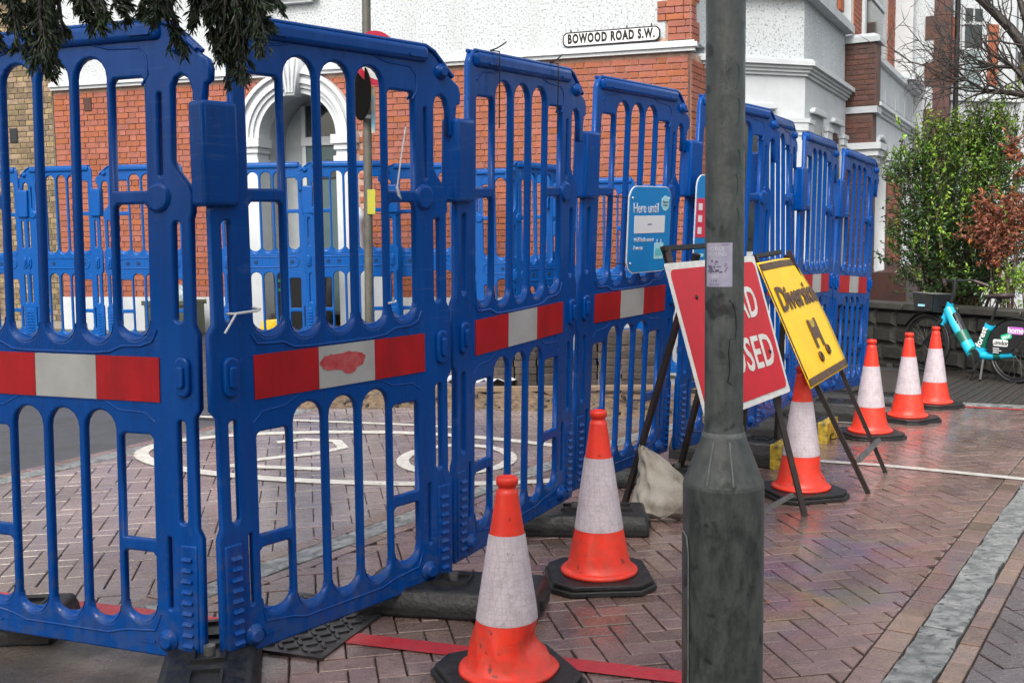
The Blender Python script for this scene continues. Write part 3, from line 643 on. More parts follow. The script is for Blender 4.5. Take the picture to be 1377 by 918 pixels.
# inner leaf of the far fence standing nearer, edge visible through panel three
back_panel(-.02, 10.9, .62, 11.85, 'blue barrier panel turned end on, joining the far fence by the pavers')

# ------------------------------------------------------------------ rubber feet
def make_foot(h, yellow):
    r = empty('barrier_weight')
    V = []
    for k, (sx, sy, z) in enumerate(((.37, .165, 0), (.37, .165, h * .5), (.355, .14, h))):
        c = .035
        V += [(a * sx - (c if q in (0,) else 0) * a * 0, bq * sy, z) for q, (a, bq) in enumerate(((-1, -1), (1, -1), (1, 1), (-1, 1)))]
    F = [(3, 2, 1, 0), (8, 9, 10, 11)]
    for k in (0, 1):
        for i in range(4): j = (i + 1) % 4; F.append((4 * k + i, 4 * k + j, 4 * k + 4 + j, 4 * k + 4 + i))
    me = bevel_mesh(MB().add(V, F).mesh('foot_body', M_rubber), .016, 2, .25); link('foot_body', me, r)
    for x in (-.22, 0, .22):
        MB().bbox(x - .07, x + .07, -.055, -.045, h, h + .012).bbox(x - .07, x + .07, .045, .055, h, h + .012).bbox(x - .07, x - .06, -.045, .045, h, h + .012).bbox(x + .06, x + .07, -.045, .045, h, h + .012).build('socket_rim', M_rubber, r)
    for x in (-.36, .36): MB().bbox(x - .022, x + .022, -.07, .07, h * .25, h * .6).build('grab_handle', M_rubber, r)
    MB().lathe([(.02, h * .5), (.02, h + .03)], 12).build('locating_pin', M_steel, r)
    if yellow:
        e = MB().bbox(.33, .40, -.168, .168, h * .35, h * .99).bbox(.33, .40, -.168, -.08, 0, h * .4).bbox(.33, .40, .09, .168, 0, h * .4)
        link('yellow_end_cap', bevel_mesh(e.mesh('yellow_end_cap', M_yellow), .008, 2), r)
    return r
fa = make_foot(.11, False); fb = make_foot(.165, True); used = [0, 0]
def foot(x, y, rz, big, lab, grp='rubber feet of the front fence'):
    src = (fa, fb)[big]; o = src if not used[big] else copy_tree(src); used[big] = 1
    o.matrix_world = T(x, y, gz(x, y) + .003, rz); tag(o, lab, 'barrier foot', grp)
foot(-2.10, 3.93, math.radians(4), 0, 'black rubber foot under the barrier on the concrete apron')
foot(-1.03, 3.43, math.radians(-78), 0, 'black rubber foot under the bend in the front fence')
foot(-.25, 4.17, math.radians(-12), 0, 'black rubber foot behind the dented cone')
foot(.31, 5.30, math.radians(-4), 0, 'black rubber foot behind the cone with the dirty octagonal base')
foot(.98, 6.22, math.radians(-20), 0, 'black rubber foot beside the white sack')
foot(1.45, 7.02, math.radians(-30), 1, 'black foot with yellow end cap beside the red road sign legs')
foot(2.05, 8.02, math.radians(-30), 1, 'black foot with yellow end cap between the two road signs')
foot(2.70, 9.02, math.radians(-30), 1, 'black foot with yellow end cap behind the far cones')
foot(3.35, 10.05, math.radians(-30), 0, 'black rubber foot under the free end of the fence')
FL = ['in front of the stock brick wall', 'at the stock brick corner', 'beside the recycling crate', 'in front of the arched porch', 'between the porch and the sign pole', 'just past the traffic sign pole', 'behind the lower paver stack', 'under the street name plate', 'by the corner of the brick house']
for (x, y, a), q in zip(FEET, FL): foot(x, y, a + math.pi / 2, 0, 'black rubber foot of the far fence ' + q, 'rubber feet of the far fence')
# ------------------------------------------------------------------ buildings
def at(px, py, Y):
    d = _a * ((px - 688.5) / 1419.1) - _b * ((py - 459) / 1419.1) + _f
    return Vector((0, 0, 1.48)) + d * (Y / d.y)
def brick_mesh(L_, H_, D_=.03):
    x, z, c = L_ / 2, H_ / 2, .003
    V = [(-x, 0, -z), (x, 0, -z), (x, 0, z), (-x, 0, z), (-x, -D_ + c, -z), (x, -D_ + c, -z), (x, -D_ + c, z), (-x, -D_ + c, z),
         (-x + c, -D_, -z + c), (x - c, -D_, -z + c), (x - c, -D_, z - c), (-x + c, -D_, z - c)]
    F = [(8, 9, 10, 11)]
    for r in (0, 4):
        for i in range(4): j = (i + 1) % 4; F.append((r + i, r + j, r + 4 + j, r + 4 + i))
    return V, F
def brick_face(parent, m, x0, x1, z0, z1, skip=None, n_single=0, prefer=None, y=0.0, course=.079, long=.228, short=.113, name='brick', D=.012, seed=1, stuff='brick_courses'):
    rnd = random.Random(seed); B = []; r = 0; z = z0
    while z + course * .9 < z1:
        x = x0; k = r % 2
        while x < x1 - .02:
            l = long if k == 0 else short; k ^= 1
            if r % 2 and x == x0: l = short * 1.5
            e = min(x + l, x1)
            cx, cz = (x + e) / 2, z + course / 2
            if e - x > .03 and not (skip and skip(x, e, z, z + course)): B.append((cx, cz, e - x - .009))
            x = e
        z += course; r += 1
    if prefer: B.sort(key=prefer)
    cache = {}; rest = MB()
    for i, (cx, cz, l) in enumerate(B):
        pr = D + rnd.uniform(-.002, .003)
        if i < n_single:
            key = round(l, 3)
            if key not in cache: cache[key] = MB().add(*brick_mesh(l, course - .009, D)).mesh(name, m)
            link(name, cache[key], parent, Matrix.Translation((cx, y + rnd.uniform(-.002, .002), cz)))
        else: rest.add(*brick_mesh(l, course - .009, pr), Matrix.Translation((cx, y, cz)))
    if rest.v: rest.build(stuff, m, parent, kind='stuff')
Zv = (0, 0, 1)
C0 = (2.2, 13.0, 0)
MW = frame(C0, (.96, -.279, 0), Zv)
MF = frame(C0, (.463, .886, 0), Zv)
# --- corner house: gable wall with street name
hw = empty('corner_house', MW, 'red brick and white roughcast corner house with arched porch and street name', 'house')
XC, SP, RI, RO = -5.265, 2.92, .58, .86
arc = lambda r, n=20, a0=0, a1=math.pi: [(XC + r * math.cos(a0 + (a1 - a0) * i / n), SP + r * math.sin(a0 + (a1 - a0) * i / n)) for i in range(n + 1)]
wallp = [(-9.15, -.3), (XC - .62, -.3)] + arc(.62)[::-1] + [(XC + .62, -.3), (0, -.3), (0, 3.72), (-9.15, 3.72)]
wm = plate(wallp, [], .30, .001, 0); wm.transform(Matrix.Translation((0, .152, 0))); wm.materials.append(M_mortar); wall = link('wall', wm, hw)
def skipb(x0, x1, z0, z1):
    if x1 > XC - RO + .02 and x0 < XC + RO - .02:
        if z0 < SP: return True
        cx = min(max(XC, x0), x1); far = max(math.hypot(q - XC, z1 - SP) for q in (x0, x1))
        return far < RO + .03
    return False
brick_face(wall, M_brick, -9.15, -.012, .75, 3.715, skipb, 300, lambda t: (-t[0] - t[1] * .9 if t[1] > 1.0 else 99), D=.014, stuff='brick_courses')
# plinth, band, roughcast, quoins
MB().bbox(-9.15, XC - RO, -.035, .0, -.3, .752).bbox(XC + RO, -.001, -.035, .0, -.3, .752).build('plinth', M_stucco, hw)
MB().bbox(-9.15, .06, -.07, .05, 3.722, 3.765).bbox(-9.15, .09, -.10, .05, 3.766, 3.82).bbox(-9.15, .05, -.05, .05, 3.821, 3.85).build('string_course', M_stucco, hw)
MB().bbox(-9.15, -.30, 0, .3, 3.86, 7.6).build('roughcast_wall', M_roughcast, hw)
MB().bbox(-.30, 0, .015, .3, 3.86, 7.6).bbox(-.42, -.302, -.005, .0, 3.86, 3.9).build('quoin_core', M_mortar, hw)
z = 3.86; k = 0
while z < 5.2:
    w = (.27, .40)[k % 2]
    for c in range(3):
        xx = -w; t = (c + k) % 2
        while xx < -.02:
            l = min((.215, .105)[t % 2], -xx); t += 1
            MB().add(*brick_mesh(l - .008, .071, .03), Matrix.Translation((xx + l / 2, .008, z + .04))).build('brick', M_brick, hw); xx += l
        z += .08
    k += 1
# window sill high on the gable
MB().bbox(-5.98, -4.88, -.14, .0, 4.72, 4.86).bbox(-5.9, -4.96, -.09, 0, 4.66, 4.719).build('window_sill', M_stucco, hw)
w_ = MB().bbox(-5.85, -5.0, -.03, .0, 4.861, 6.4).build('window', M_stucco, hw); MB().bbox(-5.77, -5.08, -.034, -.031, 4.93, 6.3).build('pane', M_glass, w_)
MB().bbox(-8.62, -8.50, -.03, 0, 3.42, 3.60).build('air_vent', M_dkbrick, hw)
# arched porch surround: stepped rings, pilasters, keystone
pr = empty('porch'); pr.parent = hw
def ringmesh(r0, r1, y0, y1, n=28):
    b = MB(); V = []
    for i in range(n + 1):
        a = math.pi * i / n
        for r, y in ((r0, y0), (r1, y0), (r1, y1), (r0, y1)): V.append((XC + r * math.cos(a), y, SP + r * math.sin(a)))
    return b.add(V, [(4 * i + q, 4 * i + 4 + q, 4 * i + 4 + (q + 1) % 4, 4 * i + (q + 1) % 4) for i in range(n) for q in range(4)])
for r0, r1, d in ((.575, .645, -.03), (.646, .70, -.065), (.701, .77, -.10), (.771, .82, -.075), (.821, .875, -.13)): ringmesh(r0, r1, .28, d).build('arch_moulding', M_stucco, pr)
kp = [(XC - .07, SP + .52), (XC + .07, SP + .52), (XC + .15, SP + 1.04), (XC - .15, SP + 1.04)]
km = plate(kp, [], .24, .015, 2); km.transform(Matrix.Translation((0, -.08, 0))); km.materials.append(M_stucco); ks = link('keystone', km, pr)
for dx in (-.06, 0, .06): MB().tube([(XC + dx * .7, -.205, SP + .56), (XC + dx, -.22, SP + .75), (XC + dx * 1.5, -.205, SP + 1.0)], .022, 6).build('keystone_flute', M_stucco, ks)
for s in (-1, 1):
    cx = XC + s * .72
    MB().bbox(cx - .14, cx + .14, -.06, .25, -.3, SP - .36).build('pilaster', M_stucco, pr)
    b = MB()
    for q, (e, z0, z1) in enumerate(((.16, SP - .36, SP - .28), (.13, SP - .279, SP - .20), (.155, SP - .199, SP - .12), (.185, SP - .119, SP - .001))): b.bbox(cx - e, cx + e, -.06 - (e - .13), .25, z0, z1)
    b.build('capital', M_stucco, pr)
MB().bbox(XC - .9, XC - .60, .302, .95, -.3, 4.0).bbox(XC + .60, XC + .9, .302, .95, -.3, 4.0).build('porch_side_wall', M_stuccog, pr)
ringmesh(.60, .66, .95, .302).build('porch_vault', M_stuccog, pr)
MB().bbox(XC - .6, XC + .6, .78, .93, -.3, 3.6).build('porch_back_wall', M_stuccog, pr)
MB().bbox(XC - .24, XC + .46, .73, .779, 2.98, 3.42).build('fanlight', M_glass, pr)
b = MB().bbox(XC - .30, XC - .241, .69, .779, .4, 3.42).bbox(XC - .30, XC + .55, .67, .729, 2.86, 2.979); b.build('door_frame', M_stucco, pr)
d_ = MB().bbox(XC - .24, XC + .46, .71, .779, .42, 2.859).build('front_door', M_doorteal, pr)
am = plate([(XC + .11 + .26 * math.cos(math.pi * i / 12), 2.4 + .26 * math.sin(math.pi * i / 12)) for i in range(13)], [], .03, .004, 1); am.transform(Matrix.Translation((0, .70, 0))); am.materials.append(M_glass); link('door_light', am, d_)
for k in range(3): MB().bbox(XC - .55, XC + .55, -.5 + .3 * k, .70, .12 + .13 * k, .25 + .13 * k - .001).build('door_step', M_cope, pr)
MB().bbox(-.026, -.001, -.03, .0, 1.2, 3.71).build('drain_pipe', M_dkbrick, hw)
# street name plate
np_ = empty('street_name_plate', MW @ Matrix.Translation((-.96, -.055, 3.945)) @ Matrix.Rotation(math.radians(-.6), 4, 'Y'), 'white street name plate reading Bowood Road S.W. on the roughcast wall', 'street sign')
pm_ = plate(rrect(-.605, .605, -.092, .092, .07), [], .02, .004, 1); pm_.materials.append(M_black); link('border', pm_, np_)
pm_ = plate(rrect(-.588, .588, -.075, .075, .055), [], .012, .002, 1); pm_.transform(Matrix.Translation((0, -.008, 0))); pm_.materials.append(mat('name_plate_white', (.70, .70, .70, 1), (.6, .6, .6, 1), scale=8, rough=.4)); link('plate', pm_, np_)
text('lettering', 'BOWOOD ROAD S.W.', .150, M_black, np_, Matrix.Translation((0, -.0155, .002)), bold=.0085, fit=1.08, spacing=1.2)
for x in (-.50, .2, .50): MB().lathe([(.008, 0), (.008, .03)], 8, Matrix.Translation((x, .0, .092))).build('fixing_bolt', M_black, np_)
# older stock brick wall at the far end
so = empty('stock_brick_house', MW @ Matrix.Translation((-9.16, -.02, 0)), 'yellow stock brick house wall beside the white roughcast gable', 'house')
MB().bbox(-4.5, -.001, .0, .4, -.3, 7.5).build('wall', M_mortard, so)
brick_face(so, M_stock, -3.2, -.005, .4, 5.3, n_single=40, prefer=lambda t: abs(t[0] + .5) + abs(t[1] - 3.2), seed=4)
MB().bbox(-.75, -.62, -.03, -.001, 3.02, 3.22).build('air_brick', M_dark, so)
w_ = MB().bbox(-1.9, -1.15, -.035, -.001, 2.0, 3.1).build('window', M_stuccog, so); MB().bbox(-1.84, -1.21, -.04, -.036, 2.06, 3.04).build('pane', M_glass, w_)
# --- street front of the corner house: canted bay
def bay(d, xe=4.61): return [(.6 - 1.49 * d, 0.02), (1.71 - .384 * d, -1 - d), (xe, -1 - d), (xe, .2), (.6 - 1.49 * d, .2)]
hb = empty('bay_front', MF); hb.parent = hw; hb.matrix_parent_inverse = MW.inverted(); 
MB().bbox(0.001, .62, .0, .25, -.5, 3.72).build('return_wall', M_mortar, hb)
brick_face(hb, M_brick, .03, .60, .8, 3.70, n_single=0, seed=8, stuff='brick_courses')
MB().bbox(.0005, .62, .0, .25, 3.86, 7.5).build('return_roughcast', M_roughcast, hb)
bq = MB()
for q in range(14):
    w = (.30, .18)[(q // 3) % 2]; bq.bbox(.002, w, -.02, -.001, 3.87 + q * .08, 3.87 + q * .08 + .07)
bq.build('return_quoins', M_brick, hb)
MB().prism(bay(0), -.6, 3.56).build('bay_wall', M_stucco, hb)
for d, z0, z1 in ((.035, 3.561, 3.60), (.065, 3.601, 3.64), (.095, 3.641, 3.68), (.14, 3.681, 3.74), (.11, 3.741, 3.765)): MB().prism(bay(d), z0, z1).build('cornice', M_stucco, hb)
MB().prism(bay(-.02), 3.766, 4.56).build('bay_roughcast', M_roughcast, hb)
MB().prism(bay(.12), 4.561, 4.68).build('bay_sill', M_stuccog, hb)
MB().prism(bay(.05), 4.681, 4.74).build('bay_sill_top', M_stuccog, hb)
MB().prism(bay(-.10), 4.741, 7.4).build('upper_bay', M_stucco, hb)
MC = Matrix.Translation((.6, 0.02, 0)) @ Matrix.Rotation(math.atan2(-1.02, 1.11), 4, 'Z')   # canted face frame
def bay_window(M, x0, x1, z0, z1, head=.08):
    w = MB().bbox(x0, x1, -.012, -.002, z0, z1).build('window', M_stuccog, hb); w.matrix_local = M
    MB().bbox(x0 + .10, x1 - .10, -.016, -.0125, z0 + .1, z1 - .12).build('pane', M_glass, w)
    c = .07
    hm = plate([(x0 - .05, z1), (x1 + .05, z1), (x1 + .05, z1 + head * .4), (x1 + .05 - c, z1 + head), (x0 - .05 + c, z1 + head), (x0 - .05, z1 + head * .4)], [], .07, .012, 1); hm.transform(Matrix.Translation((0, -.034, 0))); hm.materials.append(M_stucco); link('lintel', hm, w)
def bay_cap(M, x, wd, z):
    for e, z0, z1 in ((.05, z, z + .10), (.02, z - .06, z - .001), (.07, z + .101, z + .16)):
        o = MB().bbox(x - wd - e, x + wd + e, -.025 - e * .6, -.001, z0, z1).build('capital', M_stucco, hb); o.matrix_local = M
    o = MB().bbox(x - wd, x + wd, -.022, -.001, .4, z - .061).build('pilaster', M_stucco, hb); o.matrix_local = M
bay_window(MC, .25, 1.0, 1.2, 3.12)
bay_cap(MC, 1.36, .12, 2.86)
MFr = Matrix.Translation((0, -1, 0))
bay_window(MFr, 2.05, 2.85, 1.2, 3.12); bay_window(MFr, 3.45, 4.15, 1.2, 3.12)
for x in (1.87, 3.15, 4.38): bay_cap(MFr, x, .12, 2.86)
bay_window(Matrix.Translation((0, -.9, 0)), 2.0, 2.8, 4.9, 6.6); bay_window(Matrix.Translation((0, -.9, 0)), 3.4, 4.2, 4.9, 6.6)
MB().bbox(4.3, 4.6, -.96, -.91, 4.9, 6.8).build('brick_jamb', M_brick, hb)
# --- party pier
pi = empty('party_wall_pier', MF @ Matrix.Translation((4.615, 0, 0)), 'dark wet brick party wall pier with white stone cap between two houses', 'pier')
MB().bbox(0, .42, -1.44, .3, 3.46, 4.42).build('upper_shaft', M_mortardk, pi); MB().bbox(.012, .40, -1.40, .3, -.6, 3.36).build('lower_shaft', M_mortardk, pi)
MB().bbox(-.02, .44, -1.47, .3, 3.361, 3.459).build('string_band', M_stuccog, pi)
MS = Matrix.Rotation(-math.pi / 2, 4, 'Z')      # local x along -y ... face towards the camera side
fc = empty('pier_face', None); fc.parent = pi; fc.matrix_local = Matrix.Translation((0, .3, 0)) @ MS
brick_face(fc, M_dkbrick, 0.9, 1.735, 3.47, 4.41, seed=9, D=.008, stuff='brick_courses', n_single=30, course=.078)
brick_face(fc, M_dkbrick, 0.9, 1.695, 1.0, 3.355, seed=10, D=.008, stuff='brick_courses', y=.014)
MB().bbox(.42, .428, -1.43, -.2, 3.47, 4.41).bbox(0, .42, -1.448, -1.441, 3.47, 4.41).build('outer_face', M_dkbrick, pi)
MB().add([(-.05, -1.50, 4.421), (.47, -1.50, 4.421), (.47, .3, 4.421), (-.05, .3, 4.421), (-.05, -1.50, 4.50), (.47, -1.5, 4.50), (.47, .3, 4.5), (-.05, .3, 4.5), (.04, -1.40, 4.56), (.38, -1.40, 4.56), (.38, .3, 4.56), (.04, .3, 4.56)],
         [(3, 2, 1, 0), (0, 1, 5, 4), (1, 2, 6, 5), (2, 3, 7, 6), (3, 0, 4, 7), (4, 5, 9, 8), (5, 6, 10, 9), (6, 7, 11, 10), (7, 4, 8, 11), (8, 9, 10, 11)]).build('cap_stone', M_stuccog, pi)
b = MB()
for e, z0, z1 in ((.02, 2.60, 2.70), (.07, 2.701, 2.80), (.11, 2.801, 2.90)): b.bbox(-.03 - e, .42 + e, -1.44 - e, -1.0, z0, z1)
b.build('capital', M_stucco, pi)
# --- second house with balcony and arched porch
h2 = empty('balcony_house', MF @ Matrix.Translation((5.04, 0, 0)), 'white terraced house with panelled balcony, sash window and arched porch', 'house')
def arch_hole(x0, x1, z0, z1, n=10):
    r = (x1 - x0) / 2; cx = (x0 + x1) / 2; q = r * .62
    return [(x0, z0), (x1, z0)] + [(cx + r * math.cos(math.pi * i / n), z1 - q + q * math.sin(math.pi * i / n)) for i in range(n + 1)]
fm = plate([(-.08, .2), (4.9, .2), (4.9, 3.40), (-.08, 3.40)], [arch_hole(.06, 1.40, .3, 3.02), arch_hole(3.30, 4.6, .3, 3.02)], .26, .006, 1)
fm.transform(Matrix.Translation((0, -1.22, 0))); fm.materials.append(M_stucco); link('front_wall', fm, h2)
for x0, x1 in ((.06, 1.40), (3.30, 4.6)):
    r = (x1 - x0) / 2; cx = (x0 + x1) / 2
    MB().tube([(cx + (r + .06) * math.cos(math.pi * i / 14), -1.36, 3.02 - r * .62 + (r * .62 + .06) * math.sin(math.pi * i / 14)) for i in range(15)], .05, 6).build('arch_moulding', M_stucco, h2)
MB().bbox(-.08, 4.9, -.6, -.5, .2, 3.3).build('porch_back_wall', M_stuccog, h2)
MB().bbox(.2, 1.2, -.66, -.601, .2, 2.4).build('porch_door', M_glass, h2)
bp_ = MB().bbox(1.46, 3.2, -1.375, -1.351, .2, 2.56).build('brick_pier', M_mortardk, h2)
brick_face(h2, M_brick, 1.47, 3.19, 1.0, 2.55, y=-1.376, seed=12, D=.006)
b = MB()
for e, z0, z1 in ((.02, 2.561, 2.66), (.05, 2.661, 2.74), (.09, 2.741, 2.85)): b.bbox(1.40 - e, 3.26 + e, -1.36 - e, -1.352, z0, z1)
b.build('capital', M_stucco, h2)
for e, z0, z1 in ((.04, 3.401, 3.45), (.08, 3.451, 3.50), (.13, 3.501, 3.56)): MB().bbox(-.08, 4.9, -1.35 - e, -.3, z0, z1).build('cornice', M_stucco, h2)
MB().bbox(-.08, 4.9, -1.34, -1.22, 3.561, 4.22).build('balcony_parapet', M_stucco, h2)
for k in range(4): MB().bbox(.05 + k * 1.18, 1.12 + k * 1.18, -1.352, -1.341, 3.68, 4.12).build('parapet_panel', M_stuccog, h2)
MB().bbox(-.1, 4.9, -1.42, -1.18, 4.221, 4.31).build('balcony_rail', M_stucco, h2)
MB().bbox(-.1, 4.95, -1.0, -.7, 3.57, 8).build('upper_wall', M_stucco, h2)
for x0, x1, z0, z1 in ((.0, .75, 4.32, 7.5), (3.6, 4.55, 4.32, 7.5)):
    o = MB().bbox(x0, x1, -1.02, -1.001, z0, z1).build('brick_jamb', M_mortar, h2); brick_face(h2, M_brick, x0 + .005, x1 - .005, z0, z1, y=-1.021, D=.006, seed=13)
w_ = MB().bbox(.82, 3.1, -1.06, -1.001, 4.0, 7.4).build('window', M_stucco, h2)
MB().bbox(1.0, 2.75, -1.064, -1.061, 4.1, 5.45).build('pane', M_glass, w_); MB().bbox(1.0, 2.75, -1.064, -1.061, 5.52, 7.3).build('pane', M_glass, w_)
MB().bbox(.9, 2.85, -1.09, -1.0645, 5.451, 5.519).build('meeting_rail', M_stucco, w_)
MB().bbox(3.3, 4.9, -1.55, -1.0, 4.32, 4.42).bbox(3.45, 4.9, -1.48, -1.0, 4.25, 4.319).build('ledge', M_stucco, h2)
MB().bbox(4.56, 4.88, -1.35, -1.0, 4.421, 8).build('white_pilaster', M_stucco, h2)
MB().bbox(-.1, 4.9, -1.9, -1.36, -.6, .9).build('garden_steps', M_dkbrick, h2)
# --- third house: quoined party wall and canted bay
h3 = empty('quoined_house', MF @ Matrix.Translation((10.0, 0, 0)), 'far terraced house with dark brick quoins and tall bay windows', 'house')
MB().bbox(0, .45, -1.97, 0, -.6, 9).build('party_wall', M_roughcast, h3)
z = -.5; k = 0
while z < 8.5:
    w = (.30, .46)[k % 2]; MB().bbox(-.03, .47, -1.99, -1.99 + w, z, z + .44).build('quoin', M_dkbrick, h3); z += .445; k += 1
MB().lathe([(.05, -.4), (.05, 8.5)], 10, Matrix.Translation((.1, -2.10, 0))).build('downpipe', M_black, h3)
bp3 = [(.3, -1.9), (1.5, -3.1), (3.0, -3.1), (3.0, .2), (.3, .2)]
MB().prism(bp3, -.6, 4.12).build('bay_roughcast', M_roughcast, h3); 
MB().prism([(.2, -1.9), (1.45, -3.2), (3.0, -3.2), (3.0, .2), (.2, .2)], 4.121, 4.24).build('bay_sill', M_stucco, h3)
MB().prism([(.35, -1.9), (1.52, -3.06), (3.0, -3.06), (3.0, .2), (.35, .2)], 4.241, 9).build('upper_bay', M_stucco, h3)
M3 = Matrix.Translation((.35, -1.9, 0)) @ Matrix.Rotation(math.atan2(-1.16, 1.17), 4, 'Z')
def on3(b, name, m, M=M3): o = b.build(name, m, h3); o.matrix_local = M; return o
for x0, x1, zt in ((.05, .27, 5.75), (.98, 1.22, 5.65)):
    on3(MB().bbox(x0, x1, -.03, -.001, 4.45, zt), 'brick_jamb', M_brick)
w_ = on3(MB().bbox(.32, .88, -.04, -.001, 4.26, 6.0), 'window', M_stucco)
MB().bbox(.38, .80, -.045, -.041, 4.32, 5.1).build('pane', M_glasst, w_); MB().bbox(.38, .80, -.045, -.041, 5.16, 5.62).build('pane', M_glass, w_)
for x in (.38, .61): MB().bbox(x, x + .19, -.045, -.041, 5.68, 5.93).build('pane', M_glass, w_)
on3(MB().bbox(1.3, 1.6, -.08, -.001, 4.25, 6.3), 'corner_post', M_stucco)
# fourth: more of the terrace, turned a little
M4 = Matrix.Translation((1.5, -3.1, 0)) @ Matrix.Rotation(math.atan2(-1.6, .9), 4, 'Z')
on3(MB().bbox(0.02, 3.2, .0, .5, -.6, 9), 'side_bay', M_stuccog, M4)
on3(MB().bbox(0.02, 3.2, -.4, -.001, 5.0, 5.12), 'side_roof', M_slate, M4)
on3(MB().bbox(0.02, 3.2, -.1, -.001, 4.6, 4.85), 'brick_band', M_dkbrick, M4)
for x in (.25, 1.0):
    w_ = on3(MB().bbox(x, x + .5, -.05, -.001, 2.9, 4.5), 'window', M_stucco, M4); MB().bbox(x + .07, x + .43, -.055, -.051, 3.0, 4.4).build('pane', M_glass, w_)
    on3(MB().bbox(x + .52, x + .7, -.03, -.001, 2.6, 4.2), 'brick_jamb', M_dkbrick, M4)
# roof masses so nothing ends in mid air
MB().bbox(-9.2, .1, -.2, 6, 7.601, 7.9).build('roof', M_slate, hw)
# --- garden wall of rough stone
gd = Vector((-.43, .9, 0)).normalized()
GW = frame((5.8 - gd.x * 5.0, 12.6 - gd.y * 5.0, 0), gd, Zv)   # x runs away to the left
# faces the road: build from the left end so that the front is -y
PL = Vector((5.8, 12.6, 0)) + gd * 3.1
GW = frame((PL.x, PL.y, 0), -gd, Zv)
gw = empty('garden_wall', GW, 'low dark stone garden wall with flat coping behind the bicycle', 'wall')
MB().bbox(0, 8, 0.02, .28, -.6, .50).build('wall_core', M_stone, gw)
z = -.42; r = 0; rn = random.Random(3)
while z < .46:
    x = 0 if r % 2 else -.12
    while x < 6.6:
        l = rn.uniform(.34, .5); hgt = .225
        V = [(x + .008, .02, z + .006), (x + l - .008, .02, z + .006), (x + l - .008, .02, z + hgt - .006), (x + .008, .02, z + hgt - .006)]
        mid = [(x + l * a, -rn.uniform(.015, .05), z + hgt * c) for a, c in ((.15, .2), (.85, .2), (.85, .8), (.15, .8))]
        MB().add(V + mid, [(4, 5, 6, 7), (0, 1, 5, 4), (1, 2, 6, 5), (2, 3, 7, 6), (3, 0, 4, 7)]).build('stone_block', M_stone, gw); x += l
    z += .23; r += 1
for k in range(9): link('coping_stone', bevel_mesh(MB().bbox(-.1 + k * .9, .79 + k * .9, -.07, .33, .501, .585).mesh('coping_stone', M_cope), .012, 1), gw)
# ------------------------------------------------------------------ cones
def make_cone(seed, dent=0.0, hs=1.0):
    r = empty('traffic_cone'); rn = random.Random(seed)
    o8 = lambda h, c: [(-h + c, -h), (h - c, -h), (h, -h + c), (h, h - c), (h - c, h), (-h + c, h), (-h, h - c), (-h, -h + c)]
    b = MB().prism(o8(.225, .075), .0, .022); b.prism(o8(.212, .072), .0225, .042)
    link('base_plate', bevel_mesh(b.mesh('base_plate', M_rubber), .004, 1, .4), r)
    prof = [(.158, .040), (.166, .045), (.167, .054), (.160, .061), (.146, .063), (.141, .068), (.132, .10), (.105, .23), (.104, .235), (.058, .545), (.057, .55), (.037, .685), (.036, .697), (.030, .701), (.030, .714), (.036, .717), (.037, .736), (.034, .744), (.024, .747), (.023, .735), (.012, .735)]
    # refine so that dents bend smoothly
    pp = []
    for i in range(len(prof) - 1):
        n = max(1, int((prof[i + 1][1] - prof[i][1]) / .025))
        for k in range(n): t = k / n; pp.append((prof[i][0] * (1 - t) + prof[i + 1][0] * t, prof[i][1] * (1 - t) + prof[i + 1][1] * t))
    pp.append(prof[-1])
    def bend(V):
        out = []
        for x, y, z in V:
            if dent:
                a = math.atan2(y, x); k = math.exp(-((z - .15) / .055) ** 2) * max(0, math.cos(a + .75)) ** 3
                q = 1 - dent * k + .5 * dent * math.exp(-((z - .09) / .03) ** 2) * max(0, math.cos(a + .4)) ** 4
                q -= .10 * dent * math.sin(9 * a + 40 * z) * math.exp(-((z - .14) / .07) ** 2)
                x, y = x * q, y * q
                x += .02 * (z / .75) ** 2 * dent
            w = .004 * math.sin(3 * math.atan2(y, x) + seed); x *= 1 + w; y *= 1 + w
            out.append((x, y, z * hs))
        return out
    b = MB().lathe(pp, 40); b.v = bend(b.v); b.build('cone_body', M_orange, r)
    sp = [(.1055 + (.0605 - .1055) * i / 14, .236 + (.545 - .236) * i / 14) for i in range(15)]
    b = MB().lathe(sp, 40, caps=False); b.v = bend(b.v); b.build('reflective_sleeve', M_sleeve, r)
    return r
CON = [(-.03, 3.43, .4, .42, .935, 'dented orange and white traffic cone nearest the grey lamp post and red line'), (.365, 4.47, .05, 0, 1, 'upright orange and white cone behind the dented cone, beside the barriers'),
       (1.655, 5.98, .25, .12, 1, 'orange and white cone standing in front of the diversion sign'), (2.74, 8.0, .15, .06, 1, 'orange and white cone just past the diversion sign legs'),
       (3.34, 8.83, .6, 0, 1, 'scuffed orange and white cone, middle of the far three'), (3.93, 9.74, .35, 0, 1, 'farthest orange and white cone, in front of the bicycle wheel')]
for i, (x, y, rz, dent, hs, lab) in enumerate(CON):
    c = make_cone(i + 3, dent, hs); c.matrix_world = T(x, y, gz(x, y) + .007, rz); tag(c, lab, 'traffic cone', 'traffic cones along the barrier')
